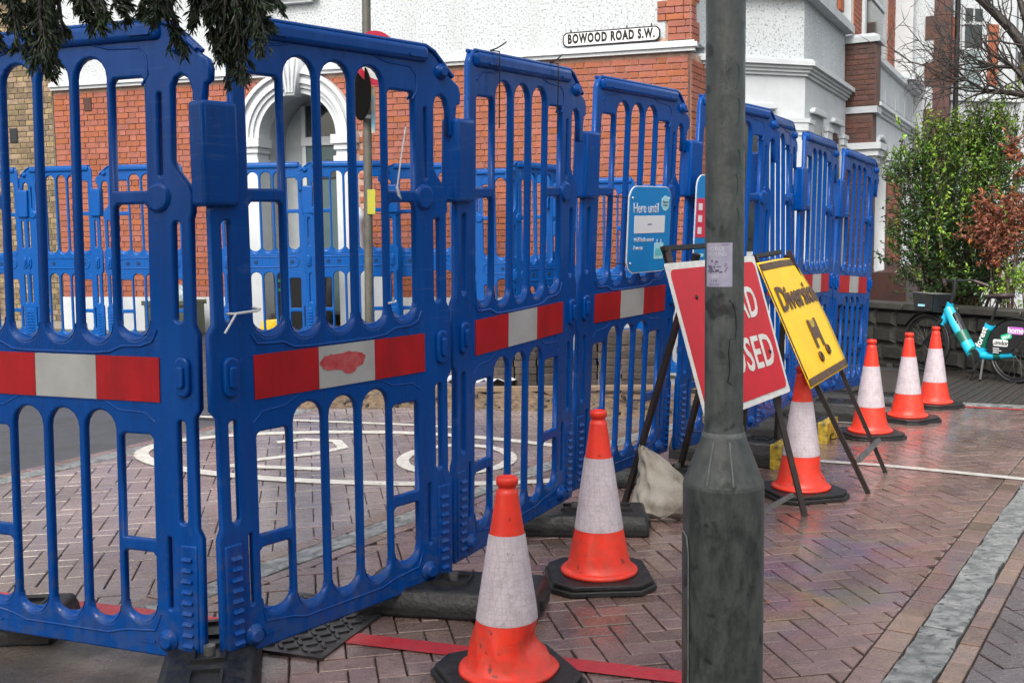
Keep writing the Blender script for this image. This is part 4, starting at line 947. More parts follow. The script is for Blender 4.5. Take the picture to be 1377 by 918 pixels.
# ------------------------------------------------------------------ lamp post
PX, PY = .525, 2.60
lp = empty('lamp_post', T(PX, PY, 0), 'grey painted steel lamp post with wide base and lilac sticker', 'lamp post')
MB().lathe([(.108, -.02), (.104, .02), (.1005, .3), (.1005, .866)], 48, caps=False).lathe([(.1005, .866), (.099, .874)], 48, caps=False).lathe([(.099, .874), (.0555, .985), (.052, .995)], 48, caps=False).build('base_compartment', M_pole, lp)
MB().lathe([(.052, .995), (.0505, 1.01), (.0475, 1.02), (.0465, 5.6)], 40).build('shaft', M_pole, lp)
MB().lathe([(.0535, .984), (.0545, .992), (.0505, 1.004)], 40, caps=False).build('weld_collar', M_polelight, lp)
def curved(r, a0, a1, z0, z1, n=10, nz=1):
    b = MB(); V = [(r * math.sin(a0 + (a1 - a0) * i / n), -r * math.cos(a0 + (a1 - a0) * i / n), z0 + (z1 - z0) * k / nz) for k in range(nz + 1) for i in range(n + 1)]
    return b.add(V, [(k * (n + 1) + i, k * (n + 1) + i + 1, (k + 1) * (n + 1) + i + 1, (k + 1) * (n + 1) + i) for k in range(nz) for i in range(n)], None, True)
dr = curved(.1025, -1.95, -1.18, .16, .74, 10).build('access_door', M_pole, lp)
MB().tube([(.103 * math.sin(-1.16), -.103 * math.cos(-1.16), .16), (.103 * math.sin(-1.16), -.103 * math.cos(-1.16), .70), (.103 * math.sin(-1.24), -.103 * math.cos(-1.24), .742), (.103 * math.sin(-1.5), -.103 * math.cos(-1.5), .75)], .0022, 6).build('door_seam', M_polelight, dr)
def cone_r(z): return .0975 + (.056 - .0975) * (z - .88) / (.983 - .88)
for a in (-.62, .05): MB().tube([((cone_r(z) + .001) * math.sin(a * (1 + .3 * (z - .93))), -(cone_r(z) + .001) * math.cos(a), z) for z in (.88, .90, .93, .96, .982)], .0024, 6).build('paint_drip', M_polelight, lp)
for k, (a, z) in enumerate(((.45, 1.78), (.5, 1.66), (.35, 1.60), (.42, 1.52), (.4, 1.86))):
    R_ = .0476; MB().tube([(R_ * math.sin(a + .16 * math.sin(t)), -R_ * math.cos(a + .16 * math.sin(t)), z + .03 * math.cos(t * .8)) for t in [i * .45 for i in range(9)]], .0012, 5).build('graffiti_mark', M_green_g, lp)
crk = [(.05, 1.33), (.25, 1.32), (.42, 1.295), (.45, 1.26), (.4, 1.235), (.1, 1.235), (.02, 1.20), (.12, 1.16), (.0, 1.13), (.25, 1.12)]
MB().tube([(  .0476 * math.sin(a), -  .0476 * math.cos(a), z) for a, z in crk], .0011, 5).build('paint_crack', M_black, lp)
st = empty('sticker'); st.parent = lp
SR = .0482; A0, A1, Z0, Z1 = -1.28, .20, 1.362, 1.468
curved(SR, A0, A1, Z0, Z1, 14).build('sticker_sheet', M_sticker, st)
def onst(u0, u1, v0, v1, m, name):   # u,v in 0..1 over the sticker
    curved(SR + .0005, A0 + (A1 - A0) * u0, A0 + (A1 - A0) * u1, Z0 + (Z1 - Z0) * v0, Z0 + (Z1 - Z0) * v1, 4).build(name, m, st)
rn = random.Random(9)
for k in range(14): u = rn.uniform(.1, .62); v = rn.uniform(.3, .62); onst(u, u + rn.uniform(.05, .2), v, v + rn.uniform(.02, .06), M_stickerd, 'printed_drawing')
for k in range(5): u = .72 + .03 * (k % 3); v = .34 + .04 * k; onst(u, u + .07, v, v + .025, M_stickerd, 'printed_drawing')
def text_on(sx, s, size, u, v, m):
    cu = bpy.data.curves.new('t', 'FONT'); cu.body = s; cu.size = size; cu.align_x = 'CENTER'; cu.align_y = 'CENTER'; cu.offset = size * .02; cu.resolution_u = 2; me = from_curve(cu)
    bm = bmesh.new(); bm.from_mesh(me)
    ac = A0 + (A1 - A0) * u; zc = Z0 + (Z1 - Z0) * v
    for w in bm.verts: a = ac + w.co.x * sx / SR; w.co = ((SR + .0008) * math.sin(a), -(SR + .0008) * math.cos(a), zc + w.co.y)
    bm.to_mesh(me); bm.free(); me.materials.clear(); me.materials.append(m); link('lettering', me, st)
text_on(.85, 'NOTICE', .014, .42, .86, M_stickerl); text_on(.85, 'AROUND', .014, .45, .745, M_stickerl); text_on(.9, 'YOU', .012, .36, .24, M_stickerl); text_on(.9, '1 5 0', .009, .36, .13, M_stickerd)
onst(.15, .55, .045, .06, M_stickerd, 'printed_line'); onst(.62, .9, .945, .957, M_stickerd, 'printed_line')
# ------------------------------------------------------------------ road signs on A-frames
def sign_frame(ctr, yaw, lean, rot):
    e = Vector((math.cos(yaw), math.sin(yaw), 0)); n = Vector((-math.sin(yaw), math.cos(yaw), 0)); Z = Vector((0, 0, 1))
    v = Z * math.cos(lean) + n * math.sin(lean); u = e * math.cos(rot) + v * math.sin(rot); v = v * math.cos(rot) - e * math.sin(rot)
    return frame(ctr, u, v)
def sign_plate(root, w, h, ms, border, mb, bend=None):
    def grid(x0, x1, z0, z1, y, m, name, n=10, r=.03):
        pm = plate(rrect(x0, x1, z0, z1, r), [], .004, .0005, 0); pm.transform(Matrix.Translation((0, y, 0))); pm.materials.append(m); return link(name, pm, root)
    grid(-w / 2, w / 2, -h / 2, h / 2, 0, mb, 'sign_plate', r=.012)
    grid(-w / 2 + border, w / 2 - border, -h / 2 + border, h / 2 - border, -.0035, ms, 'sign_face', r=.035)
S1 = sign_frame((1.087, 5.191, 1.014), .953, .279, .016)
s1 = empty('road_closed_sign', S1, 'red road closed sign with white border on a black folding frame', 'road sign')
sign_plate(s1, 1.05, .75, M_signred, .032, M_signwhite)
text('lettering', 'ROAD', .225, M_signwhite, s1, Matrix.Translation((.12, -.0068, .125)), bold=.004, fit=.52, spacing=1.05)
text('lettering', 'CLOSED', .235, M_signwhite, s1, Matrix.Translation((.03, -.0068, -.135)), bold=.004, fit=.80, spacing=1.05)
for x, z in ((.385, -.14), (-.30, .2)): MB().lathe([(.012, 0), (.009, .006)], 8, Matrix.Translation((x, -.006, z)) @ RX90).build('fixing_bolt', M_black, s1)
def wpt(S, x, y, z): return S @ Vector((x, y, z))
def leg(root, p, q, w, name, m=M_rust):
    iv = root.matrix_world.inverted(); MB().bar(iv @ Vector(p), iv @ Vector(q), w).build(name, m, root)
def gp(x, y): return Vector((x, y, gz(x, y) + .006))
bpy.context.view_layer.update()
leg(s1, wpt(S1, .40, .02, .45), gp(1.545, 5.50), .028, 'front_leg'); leg(s1, wpt(S1, -.42, .02, .45), gp(1.06, 4.80), .028, 'front_leg')
leg(s1, wpt(S1, -.05, .05, .42), gp(.619, 5.80), .028, 'rear_leg'); leg(s1, wpt(S1, .42, .05, .42), gp(.99, 6.32), .028, 'rear_leg')
leg(s1, wpt(S1, -.46, .02, .45), wpt(S1, .46, .02, .45), .022, 'top_bar', M_black)
leg(s1, Vector((1.475, 5.49, .12)), Vector((1.03, 4.87, .12)), .022, 'foot_brace', M_steel)
leg(s1, wpt(S1, -.42, .03, .46), wpt(S1, -.42, .035, -.30), .024, 'mounting_rail', M_black)
S2 = sign_frame((1.721, 6.17, 1.01), 1.029, .409, .036)
s2 = empty('diversion_sign', S2, 'yellow diversion sign with black border on a rusty folding frame', 'road sign')
# bowed plate: the top corner curls back
def bowed(name, x0, x1, z0, z1, y, m, n=12):
    V = []; 
    for k in range(n + 1):
        for i in range(n + 1):
            x = x0 + (x1 - x0) * i / n; z = z0 + (z1 - z0) * k / n
            c = .09 * max(0, (x / .45) * .6 + (z / .375) * .6 - .45) ** 1.6
            V.append((x, y + c, z))
    F = [(k * (n + 1) + i, k * (n + 1) + i + 1, (k + 1) * (n + 1) + i + 1, (k + 1) * (n + 1) + i) for k in range(n) for i in range(n)]
    nb = len(V); V2 = [(x, yy + .003, z) for x, yy, z in V]
    F2 = [tuple(nb + q for q in f[::-1]) for f in F]
    rim = [i for i in range(n + 1)] + [k * (n + 1) + n for k in range(1, n + 1)] + [n * (n + 1) + i for i in range(n - 1, -1, -1)] + [k * (n + 1) for k in range(n - 1, 0, -1)]
    F3 = [(rim[(i + 1) % len(rim)], rim[i], nb + rim[i], nb + rim[(i + 1) % len(rim)]) for i in range(len(rim))]
    return MB().add(V + V2, F + F2 + F3, None, True).build(name, m, s2)
bowed('sign_plate', -.45, .45, -.375, .375, 0, M_signyel)
bowed('border_band', -.44, .44, .325, .365, -.0035, M_signblk, 14); bowed('border_band', -.44, .44, -.365, -.325, -.0035, M_signblk, 14); bowed('border_band', -.445, -.425, -.32, .32, -.0035, M_signblk, 14)
def bend_text(o):
    me = o.data
    for v in me.vertices:
        x, z = v.co.x + o.location.x, v.co.z + o.location.z; v.co.y += .09 * max(0, (x / .45) * .6 + (z / .375) * .6 - .45) ** 1.6
o = text('lettering', 'Diversion', .20, M_signblk, s2, Matrix.Translation((.045, -.0062, .135)), bold=.006, fit=.80); bend_text(o)
ar = MB()
for x0, x1, z0, z1 in ((-.17, -.08, -.155, .065), (.10, .19, -.155, .065), (-.08, .10, -.085, .0)): ar.face([(x0, 0, z0), (x1, 0, z0), (x1, 0, z1), (x0, 0, z1)])
o = ar.build('black_symbol', M_signblk, s2); o.matrix_local = Matrix.Translation((.06, -.0055, -.07)) @ Matrix.Diagonal((.5, 1, .8, 1))
o = MB().face([(-.07, 0, .002), (.09, 0, .002), (.09, 0, .055), (-.07, 0, .055)]).build('covering_tape', M_yellow, s2); o.matrix_local = Matrix.Translation((.062, -.0062, -.07)) @ Matrix.Diagonal((.5, 1, .8, 1))
for x, z in ((-.03, -.245), (.16, -.225)):
    MB().tube([(x + .025 * math.cos(t), -.007, z + .025 * math.sin(t)) for t in [i * math.pi / 6 for i in range(12)]], .008, 5, closed=True).build('black_symbol_dot', M_signblk, s2)
bpy.context.view_layer.update()
leg(s2, wpt(S2, -.36, .025, .42), gp(2.05, 5.995), .026, 'front_leg'); leg(s2, wpt(S2, .34, .03, .42), gp(2.35, 6.56), .026, 'front_leg')
leg(s2, wpt(S2, -.32, .05, .40), gp(1.40, 6.42), .026, 'rear_leg'); leg(s2, wpt(S2, .34, .05, .40), gp(1.75, 6.95), .026, 'rear_leg')
leg(s2, wpt(S2, -.36, .03, .42), wpt(S2, .16, .03, .42), .024, 'top_bar', M_black)
leg(s2, Vector((1.975, 5.955, .2)), Vector((2.30, 6.555, .2)), .026, 'foot_brace', M_steel)
# ------------------------------------------------------------------ notice boards tied to the barriers
nb = empty('notice_board', PM[3] @ Matrix.Translation((.62, -.075, 1.36)) @ Matrix.Rotation(math.radians(-4), 4, 'Z') , 'blue works notice reading Here until, tied to the barrier', 'notice')
def ncard(root, x0, x1, z0, z1, r, y, m, name, t=.004):
    pm = plate(rrect(x0, x1, z0, z1, r), [], t, .0006, 0); pm.transform(Matrix.Translation((0, y, 0))); pm.materials.append(m); return link(name, pm, root)
ncard(nb, -.215, .225, -.235, .235, .075, 0, M_paper, 'board_edge', .006); ncard(nb, -.208, .222, -.230, .230, .07, -.002, M_sky, 'board', .005)
ncard(nb, -.155, .16, -.02, .075, .002, -.0055, M_paper, 'blank_panel', .002)
text('lettering', 'Here until', .078, M_paper, nb, Matrix.Translation((-.04, -.0055, .115)), xs=.82)
text('lettering', "We'll finish sooner", .034, M_paper, nb, Matrix.Translation((-.155, -.0055, -.055)), xs=.8, align='LEFT'); text('lettering', 'if we can', .034, M_paper, nb, Matrix.Translation((-.155, -.0055, -.098)), xs=.8, align='LEFT')
ncard(nb, -.022, .022, .025, .032, .001, -.007, M_stickerd, 'printed_line', .001)
ncard(nb, .115, .20, .10, .185, .0424, -.0055, M_pale, 'round_logo', .002); text('lettering', 'Thames', .02, M_stickerd, nb, Matrix.Translation((.157, -.0072, .150))); text('lettering', 'Water', .02, M_stickerd, nb, Matrix.Translation((.157, -.0072, .132)))
ncard(nb, .06, .155, -.165, -.075, .004, -.0055, M_pale, 'calendar_icon', .002); ncard(nb, .07, .147, -.145, -.105, .002, -.0072, M_teal, 'calendar_rows', .001)
for x in (.085, .125): ncard(nb, x, x + .006, -.078, -.055, .001, -.0055, M_paper, 'calendar_ring', .002)
for x, z in ((-.18, .17), (-.18, -.18), (.195, .17), (.195, -.18)):
    MB().lathe([(.008, 0), (.006, .003)], 8, Matrix.Translation((x, -.0045, z)) @ RX90).build('eyelet', M_paper, nb)
for z in (.165, -.185): MB().tube([(-.175, -.006, z), (-.24, .01, z + .006), (-.29, .045, z + .01)], .003, 5).build('cable_tie', M_black, nb)
n2 = empty('red_notice_board', PM[4] @ Matrix.Translation((.20, -.085, 1.36)), 'blue and red works notice half hidden by the lamp post', 'notice')
ncard(n2, -.215, .215, -.235, .30, .075, 0, M_paper, 'board_edge', .006); ncard(n2, -.208, .21, -.230, .295, .07, -.002, M_sky, 'board', .005)
ncard(n2, -.205, .205, -.07, .16, .003, -.0055, M_ntred, 'red_panel', .002)
for k in range(3): ncard(n2, -.185, -.14, -.05 + k * .07, -.01 + k * .07, .002, -.0072, M_paper, 'printed_icon', .001)
for k in range(2): ncard(n2, -.19, -.10, -.135 - k * .05, -.115 - k * .05, .002, -.0055, M_pale, 'printed_line', .002)
# cable ties and string on the panels
def on_panel(i, path, r, m, name, lab):
    o = MB().tube([PM[i] @ Vector(p) for p in path], r, 6).build(name, m); tag(o, lab, 'cable tie'); return o
def tie(i, x, z, tail, lab):
    hb_ = .05
    on_panel(i, [(x, -.048, z - .17), (x, -.048, 2.10), (x, -.046, 2.143), (x, 0, 2.15), (x - .005, -.02, 2.152)] + [(x + tail * t, -.02, 2.152 + .03 * t + .012 * t * t) for t in (.3, .7, 1)], .003, M_black, 'cable_tie', lab)
tie(2, .30, 2.0, .10, 'black cable tie with raised tail near the hinge side of a top rail'); tie(2, .83, 2.0, .09, 'black cable tie with raised tail near the latch side of a top rail')
on_panel(1, [(.81, -.045, 1.60), (.815, -.05, 1.565), (.83, -.05, 1.55), (.82, -.04, 1.60), (.845, -.04, 1.72), (.87, -.038, 1.82)], .0035, M_tie, 'white_string', 'white string end tied to a crossbar')
on_panel(1, [(.08, .0, 1.175), (.085, -.043, 1.178), (.12, -.045, 1.18), (.17, -.045, 1.182), (.19, -.03, 1.185), (.19, .02, 1.185)], .005, M_tie, 'zip_tie', 'white zip tie looped round the bar beside the hinge')
on_panel(1, [(.085, -.045, 1.178), (.06, -.06, 1.16), (.03, -.06, 1.12)], .004, M_tie, 'zip_tie', 'loose tail of a white zip tie hanging beside the hinge')
on_panel(1, [(.765, -.04, 1.165), (.80, -.042, 1.168), (.82, -.02, 1.17)], .004, M_tie, 'zip_tie', 'short white zip tie low on a slat')
# ------------------------------------------------------------------ sack, rubble, paver stacks
def lump_mesh(pts_fn, nu, nv, name, m, **kw):
    V = [pts_fn(u / nu, v / nv) for v in range(nv + 1) for u in range(nu)]
    F = [(v * nu + u, v * nu + (u + 1) % nu, (v + 1) * nu + (u + 1) % nu, (v + 1) * nu + u) for v in range(nv) for u in range(nu)]
    F += [list(range(nu))[::-1], list(range(nv * nu, nv * nu + nu))]
    return MB().add(V, F, None, True).build(name, m, **kw)
sk = empty('sandbag', T(.78, 5.60, gz(.78, 5.6) + .006, .2), 'slumped dirty white sandbag sack beside the red sign leg', 'sack')
def sackp(u, v):
    a = 2 * math.pi * u; ca, sa_ = math.cos(a), math.sin(a)
    ca, sa_ = math.copysign(abs(ca) ** .6, ca), math.copysign(abs(sa_) ** .7, sa_)
    w = .132 * (1 + .12 * math.sin(math.pi * min(1, v * 1.8))) * (1 - .6 * v ** 2.4)
    fold = 1 + .07 * math.sin(7 * a + 9 * v) + .05 * math.sin(13 * a - 6 * v) + .04 * math.sin(23 * v + 2 * a)
    return (w * fold * ca + .045 * math.sin(2.6 * v) - .06 * v * v, w * .72 * fold * sa_ + .05 * v, .33 * v - .03 * v * ca + .012 * math.sin(9 * a) * v)
o = lump_mesh(sackp, 44, 26, 'sack_body', M_sack, parent=sk)
fl = MB(); V = []
for j in range(5):
    for i in range(9): x = -.20 + i * .05; y = -.14 - j * .02; V.append((x, y + .03 * math.sin(i), .006 + .02 * j * (1 if i % 3 else .4) * .6 + .008 * math.sin(i * 2.1)))
fl.add(V, [(j * 9 + i, j * 9 + i + 1, (j + 1) * 9 + i + 1, (j + 1) * 9 + i) for j in range(4) for i in range(8)], None, True).build('loose_flap', M_sack, sk)
def sackp2(u, v):
    a = 2 * math.pi * u; f = 1 + .1 * math.sin(4 * a + 5 * v); return (.06 * f * math.cos(a) * (1 - .4 * v), .05 * f * math.sin(a) * (1 - .4 * v), .22 * v)
sb = lump_mesh(sackp2, 16, 8, 'small_sack', M_sack); sb.matrix_world = T(1.12, 6.05, gz(1.12, 6.05) + .006, .5, .3); tag(sb, 'small crumpled cream sack between the sign frame legs', 'sack')
pvm = bevel_mesh(MB().box((0, 0, .0325), (.198, .098, .063)).mesh('paver', M_pav), .003, 1)
def stack(x0, y0, rz, nxx, ny, nz, lab, seed, jag):
    r = empty('paver_stack', T(x0, y0, gz(x0, y0) + .012, rz), lab, 'paver stack', 'stacks of pavers inside the fence'); rn = random.Random(seed)
    for k in range(nz):
        for i in range(nxx):
            for j in range(ny):
                if k >= nz - jag and rn.random() < .35 + .2 * (k - nz + jag): continue
                if j > 0 and 0 < i < nxx - 1 and k < nz - 2 and j < ny - 1: continue
                if k >= nz - jag and rn.random() < .0: continue
                o = link('paver', pvm, r); o.matrix_local = T((i - (nxx - 1) / 2) * .212 + rn.uniform(-.008, .008), j * .105 + rn.uniform(-.008, .008), k * .0655 + .06, rn.uniform(-.05, .05))
    for j in (0, .25): MB().bbox(-nxx * .115, nxx * .115, j - .04, j + .04, 0, .058).build('bearer', M_wood, r)
stack(1.02, 9.9, -.1, 4, 4, 9, 'tall grey brown paver stack beside the corner wall inside the fence', 1, 2)
stack(.12, 9.7, .08, 3, 4, 7, 'lower ragged paver stack on a timber bearer inside the fence', 2, 2)
stack(1.95, 10.4, -.2, 3, 4, 7, 'paver stack hidden behind the closely spaced barriers', 6, 1)
rn = random.Random(21); sd = MB(); nU, nV = 46, 12
for j in range(nV + 1):
    for i in range(nU + 1):
        x = -1.9 + 4.1 * i / nU; y = 8.85 + .95 * j / nV; e = math.sin(math.pi * j / nV) ** .7 * math.sin(math.pi * i / nU) ** .4
        sd.v.append((x + rn.uniform(-.02, .02), y + rn.uniform(-.02, .02), gz(x, y) + .004 + e * (.05 + .05 * rn.random() + .03 * math.sin(i * .9))))
for j in range(nV):
    for i in range(nU): sd.f.append([j * (nU + 1) + i, j * (nU + 1) + i + 1, (j + 1) * (nU + 1) + i + 1, (j + 1) * (nU + 1) + i]); sd.s.append(True)
sd.build('sand_spill', M_sand, label='spilt damp sand in front of the paver stacks', cat='sand', kind='stuff')
rb = MB()
for k in range(160):
    x, y = rn.uniform(-1.8, 2.1), rn.uniform(8.6, 9.7); s = rn.uniform(.015, .05); rb.box((0, 0, 0), (s, s * rn.uniform(.5, 1), s * .6), T(x, y, gz(x, y) + .06 + s * .2, rn.uniform(0, 6), rn.uniform(-.5, .5), rn.uniform(-.5, .5)), .8)
rb.build('rubble', M_pav, label='broken paver rubble scattered over the sand', cat='rubble', kind='stuff')
sh = MB(); V = []
for j in range(8):
    for i in range(12): V.append((i * .06, j * .05, .04 + .05 * abs(math.sin(i * 1.3 + j * .9)) + .03 * rn.random()))
sh.add(V, [(j * 12 + i, j * 12 + i + 1, (j + 1) * 12 + i + 1, (j + 1) * 12 + i) for j in range(7) for i in range(11)], None, True)
o = sh.build('plastic_sheet', mat('crumpled_white_plastic', (.6, .62, .62, 1), (.4, .44, .45, 1), scale=9, rough=.25), label='crumpled white plastic sheet lying by the lower paver stack', cat='plastic sheet'); o.matrix_world = T(-.62, 9.55, gz(-.62, 9.6) + .03)
o = link('timber_board', bevel_mesh(MB().box((0, 0, .02), (2.3, .1, .04)).mesh('timber_board', M_wood), .003, 1), label='long sawn timber board lying in front of the paver stacks', cat='board'); o.matrix_world = T(.55, 9.35, gz(.55, 9.35) + .13, -.02)

# fallen leaves on the wet paving
rn = random.Random(8)
for (x, y, s_, lab) in ((2.86, 7.25, .05, 'curled brown leaf on the paving beyond the diversion sign'), (2.13, 6.62, .045, 'dark wet leaf beside the diversion sign foot'), (3.15, 7.9, .035, 'small brown leaf lying near the far cones'), (1.02, 4.15, .03, 'small pale leaf on the herringbone paving by the lamp post')):
    V = []
    for i in range(7):
        t = i / 6; w = .32 * math.sin(math.pi * t) ** .8; V += [(t - .5, -w, .10 * abs(t - .5) + .12 * w), (t - .5, 0, .02 + .08 * t), (t - .5, w, .14 * w + .05 * t)]
    o = MB().add([(a * s_, b_ * s_, c * s_) for a, b_, c in V], [(3 * i + q, 3 * i + 3 + q, 3 * i + 4 + q, 3 * i + 1 + q) for i in range(6) for q in (0, 1)], None, True).build('fallen_leaf', M_brown, label=lab, cat='leaf')
    o.matrix_world = T(x, y, gz(x, y) + .012, rn.uniform(0, 6))
# ------------------------------------------------------------------ hire bicycle against the garden wall
bF, bR = Vector((5.086, 12.75, 0)), Vector((5.60, 11.68, 0)); bd = (bF - bR).normalized()
bz = (gz(bF.x, bF.y) + gz(bR.x, bR.y)) / 2 + .018
BM = frame((bR.x, bR.y, bz), -bd, Zv)      # x points to the rear, front wheel at x = -WB
WB = (bF - bR).length; RW = .335
# lean towards the wall a little
bk = empty('hire_bicycle', BM @ Matrix.Rotation(math.radians(-3), 4, 'X') @ Matrix.Scale(1.07, 4), 'cyan and dark green hire bicycle with black front basket parked by the wall', 'bicycle')
def wheel(x):
    w = empty('wheel'); w.parent = bk; w.matrix_local = Matrix.Translation((x, 0, RW))
    circ = lambda r, n=40: [(r * math.cos(2 * math.pi * i / n), 0, r * math.sin(2 * math.pi * i / n)) for i in range(n)]
    MB().tube(circ(RW - .022), .022, 8, closed=True).build('tyre', M_rubber, w); MB().tube(circ(RW - .055), .011, 6, closed=True).build('rim', M_bblack, w)
    MB().lathe([(.03, -.04), (.035, -.02), (.035, .02), (.03, .04)], 14, RX90).build('hub', M_bblack, w)
    s = MB()
    for k in range(20):
        a = 2 * math.pi * k / 20; s.tube([(.03 * math.cos(a + .5 * (-1) ** k), .03 * (-1) ** k, .03 * math.sin(a + .5 * (-1) ** k)), ((RW - .06) * math.cos(a), 0, (RW - .06) * math.sin(a))], .0018, 4)
    s.build('spokes', M_steel, w); return w
wheel(0); wheel(-WB)
X = lambda f, z: (-f, 0, z)        # f = distance ahead of the rear axle
hd0, hd1 = X(WB - .30, .74), X(WB - .22, .58)      # head tube
MB().tube([X(WB - .30, .80), X(WB - .245, .64)], .038, 12).build('head_tube', M_cyan, bk)
dt = MB().tube([X(WB - .275, .74), X(.80, .58), X(.62, .36), X(.54, .27), X(.44, .245)], [.056, .062, .066, .07, .066], 12).build('down_tube', M_cyan, bk)
MB().tube([X(.715, .487), X(.655, .405), X(.64, .385)], [.0672, .0692, .0695], 12).build('green_patch', M_bgreen, dt)
MB().tube([X(.55, .285), X(.49, .262)], [.0715, .0715], 12).build('green_patch', M_bgreen, dt)
MB().tube([X(.56, .26), X(.3, .26), X(.02, .30)], [.05, .042, .03], 10).build('chain_stay', M_cyan, bk)
MB().tube([X(.25, .268), X(.17, .278)], [.042, .039], 10).build('green_patch', M_bgreen, bk)
sa = MB().tube([X(.46, .26), X(.34, .60)], [.06, .055], 12).build('seat_tube', M_cyan, bk)
MB().tube([X(.425, .36), X(.355, .555)], [.062, .0575], 12).build('green_patch', M_bgreen, sa)
tx = text('lettering', 'forest', .105, M_bwhite, sa, None, bold=.002, xs=.9)
fwd = Vector((.42 - .355, 0, .57 - .38)).normalized()
tx.matrix_local = frame((-.39, -.066, .46), (-X(.39, 0)[0] * 0 + .345, 0, .94), (-.94, 0, .345))
MB().tube([X(.34, .60), X(.30, .72), X(.265, .85)], .015, 10).build('seat_post', M_bblack, bk); MB().tube([X(.345, .585), X(.335, .615)], .047, 12).build('seat_clamp', M_bblack, bk)
sdm = MB(); V = []
for j, (f, w, z, h) in enumerate(((.43, .018, .885, .03), (.40, .028, .895, .045), (.33, .045, .90, .05), (.24, .085, .905, .06), (.17, .10, .91, .065), (.12, .08, .915, .055))):
    V += [(-f, w * math.cos(2 * math.pi * i / 12), z + h / 2 * math.sin(2 * math.pi * i / 12)) for i in range(12)]
sdm.add(V, [(j * 12 + i, (j + 1) * 12 + i, (j + 1) * 12 + (i + 1) % 12, j * 12 + (i + 1) % 12) for j in range(5) for i in range(12)] + [list(range(12)), list(range(60, 72))[::-1]], None, True); sdm.build('saddle', M_saddle, bk)
MB().bar((-.23, 0, .84), (-.27, 0, .885), .03).build('saddle_clamp', M_bblack, bk)
bt = link('battery', bevel_mesh(MB().bbox(-.05, .05, -.042, .042, 0, .42).mesh('battery', M_bblack), .02, 2), bk); bt.matrix_local = frame((-.60, 0, .335), (.83, 0, .56), (-.56, 0, .83))
o = text('lettering', 'FOREST', .075, M_pale, bt, frame((.01, -.0435, .20), (0, 0, 1), (-1, 0, 0)), bold=.002)
# front end
MB().tube([X(WB - .31, .80), X(WB - .345, .95), X(WB - .34, 1.06)], .02, 10).build('stem', M_bblack, bk)
MB().tube([(-WB + .47, -.30, 1.02), (-WB + .38, -.22, 1.06), (-WB + .34, -.06, 1.05), (-WB + .34, .06, 1.05), (-WB + .38, .22, 1.06), (-WB + .47, .30, 1.02)], .013, 8).build('handlebar', M_bblack, bk)
for s in (-1, 1): MB().tube([(-WB + .40, s * .235, 1.055), (-WB + .50, s * .32, 1.01)], .019, 8).build('handle_grip', M_saddle, bk)
for s in (-1, 1): MB().tube([X(WB - .235, .62)[:1] + (s * .03, .62), (-WB + .19, s * .055, .55), (-WB, s * .055, RW)], [.02, .02, .013], 8).build('fork_leg', M_bblack, bk)
MB().tube([X(WB - .245, .64), X(WB - .21, .56)], .043, 12).build('fork_crown', M_cyan, bk)
ring_ = lambda x, r, a0, a1, n=16: [(x + r * math.cos(a0 + (a1 - a0) * i / n), 0, RW + r * math.sin(a0 + (a1 - a0) * i / n)) for i in range(n + 1)]
def guard(x, a0, a1, name):
    b = MB(); V = []
    P = ring_(x, RW + .02, a0, a1)
    for p in P: V += [(p[0], -.032, p[2] - .006), (p[0], 0, p[2] + .004), (p[0], .032, p[2] - .006)]
    b.add(V, [(3 * i + k, 3 * i + 3 + k, 3 * i + 4 + k, 3 * i + 1 + k) for i in range(len(P) - 1) for k in (0, 1)], None, True).build(name, M_bblack, bk)
guard(0, math.radians(-10), math.radians(165), 'rear_mudguard'); guard(-WB, math.radians(20), math.radians(150), 'front_mudguard')
# wheel cover with stickers
cvp = [(-.31, .30)] + [(RW * .98 * math.cos(math.radians(a)), RW + RW * .98 * math.sin(math.radians(a))) for a in range(165, 40, -12)] + [(.06, .42), (-.05, .32)]
cm = plate(cvp[::-1], [], .006, .001, 0); cm.transform(Matrix.Translation((0, -.05, 0))); cm.materials.append(M_bblack); cvr = link('wheel_cover', cm, bk)
def stick(s, x, z, w, h, mb, mt, size, rot=0):
    M = Matrix.Translation((x, -.055, z)) @ Matrix.Rotation(rot, 4, 'Y')
    p = plate(rrect(-w / 2, w / 2, -h / 2, h / 2, h * .25), [], .002, .0003, 0); p.materials.append(mb); o = link('sticker', p, cvr, M); text('lettering', s, size, mt, o, Matrix.Translation((0, -.0022, 0)), bold=.0015)
stick('home', .02, .555, .185, .075, M_pink, M_bwhite, .085); stick('your', -.09, .485, .13, .06, M_mint, M_bwhite, .055, -.3); stick('London', -.155, .415, .185, .07, M_bwhite, M_bblack, .068)
for k in range(3): p = MB().bbox(-.245, -.17 + .03 * (k % 2), -.0545, -.0535, .35 - k * .022, .358 - k * .022).build('sticker_line', M_bwhite, cvr)
